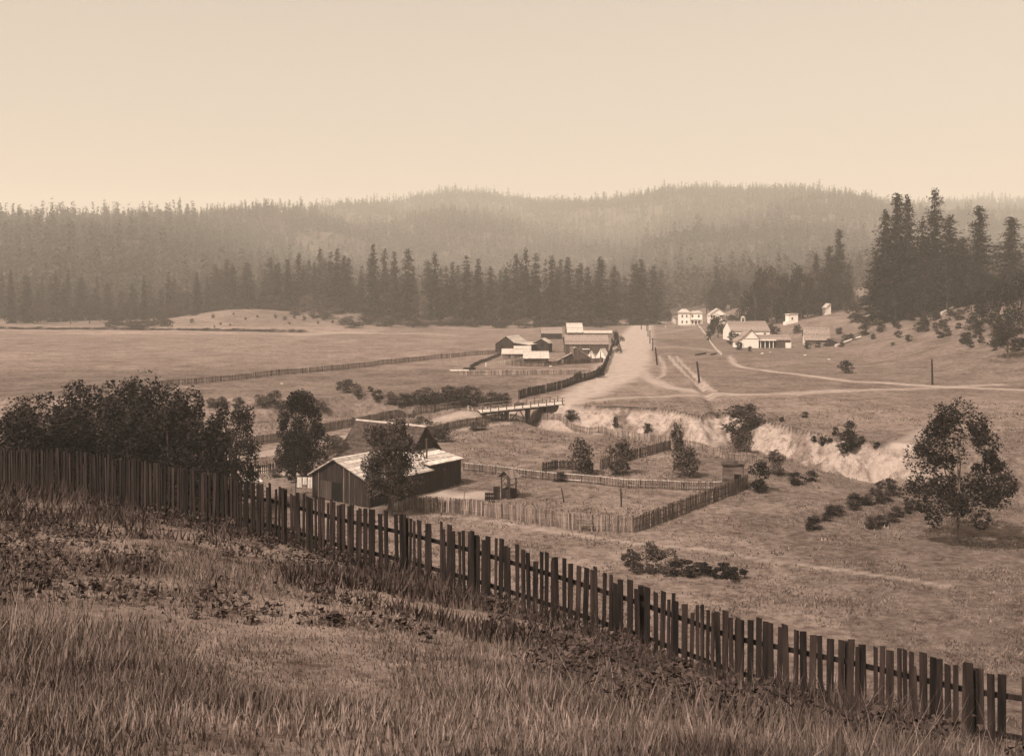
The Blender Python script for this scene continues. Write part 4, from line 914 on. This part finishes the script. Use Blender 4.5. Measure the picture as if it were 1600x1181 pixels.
m = MB(); slab(m, (0, 10.2*k), (4.5*k, 12.3*k), 0, 28*k, .08, Matrix(((0, -1, 0, 62.5*k), (1, 0, 0, 0), (0, 0, 1, 0), (0, 0, 0, 1)))); m.build('porch_roof', M['roof_pale'], o)
m = MB(); m.box(78*k, 86*k, -.3*k, 4*k-.02, -.8, 7*k); m.build('annex', W, o)
o2, k = ent('lean_to', 'tiny white lean-to with sloping roof left of the cottage', 'shed', 1144, 541, 0); block(o2, [(0, 4*k), (9*k, 10*k)], 0, 8*k, W, M['roof_mid'])
# right barn
o, k = ent('barn', 'barn with a white gable end and big grey roof on the right', 'barn', 1258, 540, -8)
Tb = Matrix(((0, -1, 0, 36*k), (1, 0, 0, 0), (0, 0, 1, 0), (0, 0, 0, 1)))
block(o, [(0, 10*k), (12*k, 28*k), (26*k, 14*k)], 0, 36*k, M['wood_mid'], M['roof_mid'], T=Tb, over=.45, openings=[('opening', 'left', 10*k, 0, 5*k, 7*k)])
m = MB(); m.prism([(-.02, -1), (-.02, 9.8*k), (12*k, 27.7*k), (25.9*k, 13.8*k), (25.9*k, -1)], 36*k+.0, 36*k+.08, Tb); m.build('gable_boards', W, o)
o2, k = ent('shed', 'small dark lean-to at the right end of the white gabled barn', 'shed', 1294, 538, -8, D=352); block(o2, [(0, 13*k), (15*k, 7*k)], 0, 8*k, M['wood_dark'], M['roof_mid'])
o, k = ent('cottage', 'small white cottage on the rise below the oak grove', 'house', 1232, 489, 10, D=455)
block(o, [(0, 15*k), (1*k, 15.5*k), (16*k, 16.5*k)], 0, 12*k, W, M['roof_pale'], over=.3)
m = MB(); m.box(-5*k, 0, -.5*k, 8*k, -1, 4*k); m.build('porch', W, o); m = MB(); m.box(5*k, 7.5*k, -.05, .02, 7*k, 11*k); m.build('window', M['pane'], o)
o, k = ent('cabin', 'tiny pale cabin under the lone sparse pine', 'house', 1290, 471, 20, D=470)
block(o, [(0, 11*k), (8*k, 18*k), (10*k, 16*k)], 0, 9*k, W, M['roof_pale'], over=.3)
o, k = ent('privy', 'narrow pale privy among the bushes on the right slope', 'outhouse', 1357, 482, 0, D=400)
block(o, [(-2.5*k, 11*k), (2.5*k, 13*k)], 0, 5*k, M['wood_gray'], M['roof_pale'], over=.15)

# outhouse near yard
o, k = ent('outhouse', 'weathered board outhouse with slanted roof at the fence corner', 'outhouse', 1129, 764, -14)
Wd = 32*k; block(o, [(0, 37*k), (Wd, 39*k)], 0, 1.9, M['log'], M['shingle'], over=.18, th=.14, openings=[('opening', 'front', Wd*.72, 0, .75, 1.7)])
m = MB()
for i in range(12): m.box(-.03-.01, Wd*.46, -.05, -.0, .05+i*.2, .05+i*.2+.17)
m.build('side_boards', M['log'], o)

# well
o, k = ent('well', 'roofed well house with post frame in the yard', 'well', 790, 779, -38)
pr = [(-.72, 2.35), (0, 2.95), (.72, 2.35)]
for i, (x, yy) in enumerate(((-.55, 0), (.55, 0), (-.55, 1.1), (.55, 1.1))):
    m = MB(); m.beam((x, yy, -.2), (x, yy, 2.4), .11); m.build('post', M['wood_mid'], o)
for s in (-1, 1):
    m = MB(); slab(m, (0, 2.95), (s*.95, 2.2), -.3, 1.4, .06, None); m.build('roof', M['wood_gray'], o)
m = MB(); m.box(-.6, .6, -.05, .02, -.2, 1.0); m.box(-.6, .6, 1.08, 1.15, -.2, 1.0); m.box(-.62, -.56, .02, 1.08, -.2, 1.0); m.box(.56, .62, .02, 1.08, -.2, 1.0); m.build('curb', M['wood_dark'], o)
m = MB(); m.beam((-.55, 0, 2.3), (.55, 0, 2.3), .08); m.beam((-.55, 1.1, 2.3), (.55, 1.1, 2.3), .08); m.beam((-.55, 0, 1.5), (.55, 0, 1.5), .07); m.tube([(-.6, .55, 1.45), (.6, .55, 1.45)], [.09, .09], 10); m.build('windlass', M['wood_mid'], o)
m = MB(); m.beam((-.5, 0, 1.6), (0, 0, 2.3), .05); m.beam((.5, 0, 1.6), (0, 0, 2.3), .05); m.build('brace', M['wood_mid'], o)
o, k = ent('crate', 'dark slatted wooden rack leaning beside the well', 'rack', 765, 785, -6)
m = MB(); m.box(-.5, .5, 0, .05, 0, .06); m.box(-.5, .5, 0, .05, .48, .54); m.box(-.5, .5, 0, .05, .96, 1.02)
for i in range(5): m.box(-.5+i*.235, -.44+i*.235, 0, .05, .06, .96)
m.box(-.5, .5, .06, .1, 0, 1.0); m.build('lattice', M['wood_dark'], o)
for zz in (.14, .62):
    for i in range(4): m = MB(); m.box(-.42+i*.235, -.29+i*.235, -.03, .0, zz, zz+.16); m.build('block', M['wood_gray'], o)
o, k = ent('board', 'dark plank leaning against the well curb', 'board', 776, 781, 0); m = MB(); m.box(-.35, .35, 0, .06, 0, 1.4); m.box(-.35, .35, -.05, 0, .3, .42); m.box(-.35, .35, -.05, 0, 1.0, 1.12); m.build('planks', M['wood_dark'], o)

# posts and poles
def pole(px, base, top, w, label, lean=0, name='post', cat='post', bar=None, mat=None, insul=False):
    p = at(px, base); h = CAMZ-(top-HY)/F_PX*p.y-p.z; o = empty(name, label, cat, p); dx = lean/F_PX*p.y
    m = MB(); m.tube([(0, 0, -.4), (dx*.5, 0, h*.5), (dx, 0, h)], [w*1.1/2, w/2, w*.8/2], 8); m.build('shaft', mat or M['picket_dark'], o)
    if bar:
        m = MB(); m.beam((dx-bar, -.1, h*.9), (dx+bar, -.1, h*.9), .14); m.build('crossarm', mat or M['picket_dark'], o)
        for s in (-.85, .85): m = MB(); m.tube([(dx+s*bar, -.1, h*.9+.06), (dx+s*bar, -.1, h*.9+.3)], [.06, .05], 6); m.build('insulator', M['white'], o)
    return o
G = 'telegraph poles along the road'
pole(1093, 598, 565, .42, 'nearest pole beside the forking wheel tracks, leaning left', -4, 'telegraph_pole', 'pole')
pole(1027, 570, 543, .38, 'second dark pole beside the road, leaning slightly left', -3, 'telegraph_pole', 'pole')
pole(1020, 548, 528, .34, 'third pole along the road, with a crossarm at its top', 0, 'telegraph_pole', 'pole', 1.2)
pole(1015.5, 537, 516, .34, 'fourth pole up the road with short crossarm', 0, 'telegraph_pole', 'pole', .6)
pole(1012.5, 526, 505, .34, 'fifth pole up the road towards the firs', 0, 'telegraph_pole', 'pole', .6)
pole(1010.5, 517, 499, .36, 'sixth and farthest pole at the top of the road', 0, 'telegraph_pole', 'pole', .8)
pole(1002, 515, 502, .4, 'thin post on the left side of the road top', 0)
pole(1457, 601, 561, .42, 'lone dark pole on the right hand meadow by the footpath', -1, 'telegraph_pole', 'pole')
pole(722, 806, 762, .09, 'thin tilted pole rising behind the yard fence', 5, mat=M['wood_gray'])
pole(882, 785, 762, .13, 'leaning dark post in the well yard', -5)
pole(971, 792, 762, .15, 'dark post with a short arm in the well yard', -1, bar=None)
pole(785, 793, 778, .1, 'short slanting prop beside the rack in the yard', 5, mat=M['wood_gray'])
pole(884, 506, 446, .55, 'bare pale dead trunk standing in front of the firs', 2, 'dead_tree', 'dead tree', mat=M['wood_gray'])
pole(1311, 500, 440, .3, 'thin bare pale trunk beside the lone sparse pine', 0, 'dead_tree', 'dead tree', mat=M['wood_gray']) if False else None
def lying(pxa, pya, pxb, pyb, r, label, mat):
    a = at(pxa, pya); b = at(pxb, pyb); o = empty('log', label, 'log', a); m = MB(); m.tube([(0, 0, r*.8), tuple(b-a+Vector((0, 0, r*.8)))], [r, r*.85], 8); m.build('timber', mat, o)
lying(1087, 555.5, 1103, 553, .28, 'longer dark log lying on the road side meadow', M['picket_dark'])
lying(1111, 555, 1119, 553.5, .25, 'shorter dark log lying right of the longer log', M['picket_dark'])
lying(1306, 542, 1330, 533, .5, 'pale fallen log among the brush beside the right barn', M['rail_pale'])
lying(1328, 533, 1345, 528, .4, 'second pale fallen log higher in the same brush', M['rail_pale'])
lying(1470, 492, 1490, 482, .5, 'pale fallen trunk under the dark conifers', M['rail_pale'])
lying(1245, 619, 1252, 618.5, .1, 'tiny pale stick on the meadow', M['rail_pale'])
# boards stacked near the fence corner
o, k = ent('bench', 'small pale plank bench against the yard fence', 'bench', 914, 829, -6); m = MB(); m.box(-.75, .75, -.5, -.2, .55, .6); m.build('seat', M['wood_gray'], o)
m = MB(); m.box(-.75, .75, -.17, -.12, .9, 1.05); m.box(-.75, .75, -.17, -.12, .68, .8); m.build('backrest', M['wood_gray'], o)
for x in (-.65, .65): m = MB(); m.box(x-.05, x+.05, -.45, -.38, 0, .55); m.build('leg', M['wood_gray'], o); m = MB(); m.box(x-.05, x+.05, -.24, -.17, 0, 1.1); m.build('leg', M['wood_gray'], o)
# timber piles by the barns
def pile(px, py, w, n, label, mat, rot=0):
    o, k = ent('timber_pile', label, 'timber pile', px, py, rot); rr_ = random.Random(int(px)); m = MB()
    for i in range(n):
        x = rr_.uniform(-w/2, w/2)*.4; z = .12+.16*(i//3); yy = (i % 3)*.3; m.beam((x-w/2, yy, z+rr_.uniform(-.02, .05)), (x+w/2, yy+rr_.uniform(-.2, .2), z+rr_.uniform(-.02, .05)), .14)
    m.build('planks', mat, o)
pile(718, 580, 3.4, 6, 'pale plank pile left of the barnyard fence', M['white'])
pile(735, 578, 2.6, 9, 'dark timber heap beside the pale plank pile', M['wood_dark'], 15)
pile(940, 645, 2, 3, 'scattered sticks below the bridge bank', M['wood_gray'], 20) if False else None
# laundry
o, k = ent('clothes_line', 'line of white washing behind the tall picket fence', 'clothes line', 462, 772, -4)
for x in (0, 2.1): m = MB(); m.beam((x, 0, -.3), (x, 0, 1.9), .08); m.build('post', M['wood_mid'], o)
m = MB(); m.beam((0, 0, 1.85), (2.1, 0, 1.85), .02); m.build('line', M['wood_gray'], o)
for x, w, h in ((.15, .5, 1.1), (.75, .45, .8), (1.3, .5, 1.15)):
    m = MB(); n = 5
    for i in range(n):
        x0, x1 = x+w*i/n, x+w*(i+1)/n; a = .05*math.sin(i*2.1); b = .05*math.sin((i+1)*2.1)
        m.add([(x0, 0, 1.84), (x1, 0, 1.84), (x1, b, 1.84-h), (x0, a, 1.84-h)], [(0, 1, 2, 3)])
    c = m.build('cloth', M['cloth'], o); md = c.modifiers.new('thick', 'SOLIDIFY'); md.thickness = .01
o, k = ent('canvas_cover', 'pale canvas peak showing over the tall picket fence', 'tent', 392, 752, 20); m = MB(); m.add([(-1.3, -.6, 0), (1.3, -.6, 0), (1.3, 1.2, 0), (-1.3, 1.2, 0), (-.1, .2, .95)], [(0, 1, 4), (1, 2, 4), (2, 3, 4), (3, 0, 4), (3, 2, 1, 0)]); m.build('canvas', M['canvas'], o)
# stones on meadow
for i, (px, py, s, lab) in enumerate([(1127,668,.3,'pale stone at the rim of the bank'),(1191,553,.5,'pale stone below the cottage'),(1203,551,.35,'small pale stone right of the stone below the cottage'),(1295,562,.4,'pale stone on the right slope above the footpath'),(1258,556,.5,'flat pale stone near the white gabled barn'),(440,600,.3,'pale stone at the edge of the big field'),(860,573,.4,'pale stone in the barnyard')]):
    p = at(px, py); me = MB(); n = 0
    r3 = random.Random(i); me.v = []; import bmesh
    bm = bmesh.new(); bmesh.ops.create_icosphere(bm, subdivisions=2, radius=s)
    for v in bm.verts: v.co *= r3.uniform(.8, 1.15); v.co.z *= .6
    mm = bpy.data.meshes.new('stone'); bm.to_mesh(mm); bm.free(); mm.materials.append(M['rock']); o = link('stone', mm); o.location = p+Vector((0, 0, s*.2)); prop(o, lab, 'stone')

# ---------------------------------------------------------------- bridge
A = Vector((-5.5, 184.5, -.9)); B = Vector((8.6, 186.5, 0.35)); d = (B-A); ang = math.atan2(d.y, d.x)
bo = empty('bridge', 'wooden trestle bridge with pale plank deck and railings over the creek', 'bridge', A, ang); Lb = math.hypot(d.x, d.y); sl = d.z/Lb
def bz(x): return x*sl
m = MB(); n = int(Lb/.24)
for i in range(n): x = i*.24; m.box(x+.01, x+.225, -2.1, 2.1, bz(x)-.06, bz(x)+.02+.012*(i % 3))
m.build('deck', M['rail_pale'], bo)
for yy in (-1.8, 0, 1.8): m = MB(); m.beam((0, yy, -.25), (Lb, yy, bz(Lb)-.25), .2, .32); m.build('stringer', M['wood_dark'], bo)
for s in (-2.0, 2.0):
    for x in np.arange(.3, Lb, 1.35): m = MB(); m.beam((x, s, bz(x)-.3), (x, s*1.05, bz(x)+1.0), .12); m.beam((x, s*1.3, bz(x)-.1), (x, s*1.04, bz(x)+.75), .07); m.build('railing_post', M['wood_mid'], bo)
    m = MB(); m.beam((.1, s*1.04, .98), (Lb, s*1.04, bz(Lb)+.98), .1, .08); m.beam((.1, s*1.02, .5), (Lb, s*1.02, bz(Lb)+.5), .06, .1); m.build('railing', M['wood_gray'], bo)
for x in (4.6, 8.2):
    m = MB(); m.beam((x, -2.2, bz(x)-.5), (x, 2.2, bz(x)-.5), .3)
    for yy in (-1.7, 0, 1.7): m.beam((x, yy, -4), (x, yy, bz(x)-.6), .28)
    m.beam((x, -1.9, -3), (x, 1.9, bz(x)-.6), .14); m.beam((x-1.6, -1.75, bz(x)-.5), (x, -1.75, -2.2), .16); m.beam((x+1.6, -1.75, bz(x)-.5), (x, -1.75, -2.2), .16); m.build('trestle', M['wood_dark'], bo)
m = MB(); m.box(Lb-3.1, Lb+.2, -2.3, 2.3, -4.2, bz(Lb)-.45); m.build('abutment', M['wood_dark'], bo)
# approach railing
fence([(733,642),(760,644),(800,643)], .9, 'pale board railing on the lane before the bridge', M['rail_pale'], seed=30, step=1.3, wid=.12, name='railing', rail_top=True)

# ---------------------------------------------------------------- haze, light, camera
hb = MB(); hb.box(-4200, 4200, -300, 5600, -14, 460); hz = hb.build('haze', M['dark']); hz.data.materials.clear()
hm = bpy.data.materials.new('thin_haze'); hm.use_nodes = True; nt = hm.node_tree; nt.nodes.clear(); out = nt.nodes.new('ShaderNodeOutputMaterial'); pv = nt.nodes.new('ShaderNodeVolumePrincipled')
pv.inputs['Color'].default_value = (.98, .90, .79, 1); pv.inputs['Density'].default_value = HAZE = .00028; pv.inputs['Anisotropy'].default_value = .0
nt.links.new(pv.outputs[0], out.inputs['Volume']); hz.data.materials.append(hm); hz['kind'] = 'stuff'; hz['label'] = 'thin pale haze filling the valley air'; hz['category'] = 'haze'

SE, SA = R(50), math.atan2(.68, .73)      # elevation, direction the light travels (x=.68,y=.73)
sd = bpy.data.lights.new('sun', 'SUN'); sd.energy = 4.6; sd.angle = R(.53); sd.color = (1, .93, .84); so = bpy.data.objects.new('sun', sd); C.objects.link(so)
dirv = Vector((.68*math.cos(SE), .73*math.cos(SE), -math.sin(SE))); so.rotation_euler = dirv.to_track_quat('-Z', 'Y').to_euler(); so.location = (-50, -50, 120)
w = bpy.data.worlds.new('World'); bpy.context.scene.world = w; w.use_nodes = True; nt = w.node_tree; bg = nt.nodes['Background']
sk = nt.nodes.new('ShaderNodeTexSky'); sk.sky_type = 'NISHITA'; sk.sun_disc = False; sk.sun_elevation = SE
sk.sun_rotation = math.atan2(-.68, -.73); sk.dust_density = 6; sk.air_density = 1.6; sk.ozone_density = 1
bw = nt.nodes.new('ShaderNodeRGBToBW'); nt.links.new(sk.outputs[0], bw.inputs[0])
vm = nt.nodes.new('ShaderNodeVectorMath'); vm.operation = 'SCALE'; vm.inputs[0].default_value = (1, .87, .74); nt.links.new(bw.outputs[0], vm.inputs['Scale'])
nt.links.new(vm.outputs[0], bg.inputs[0]); bg.inputs[1].default_value = .15
cd = bpy.data.cameras.new('camera'); cam = bpy.data.objects.new('camera', cd); C.objects.link(cam); cam.location = (0, 0, CAMZ); cam.rotation_euler = (R(90), 0, 0)
cd.sensor_width = 36; cd.lens = 36*F_PX/1600; cd.shift_y = -(590.5-HY)/1600; cd.clip_start = .1; cd.clip_end = 12000
sc = bpy.context.scene; sc.camera = cam
sc.view_settings.view_transform = 'Standard'; sc.view_settings.look = 'None'; sc.view_settings.exposure = .4; sc.view_settings.gamma = 1
sc.render.engine = 'CYCLES'; sc.cycles.use_denoising = True; sc.cycles.volume_bounces = 1; sc.cycles.max_bounces = 5; sc.cycles.diffuse_bounces = 2
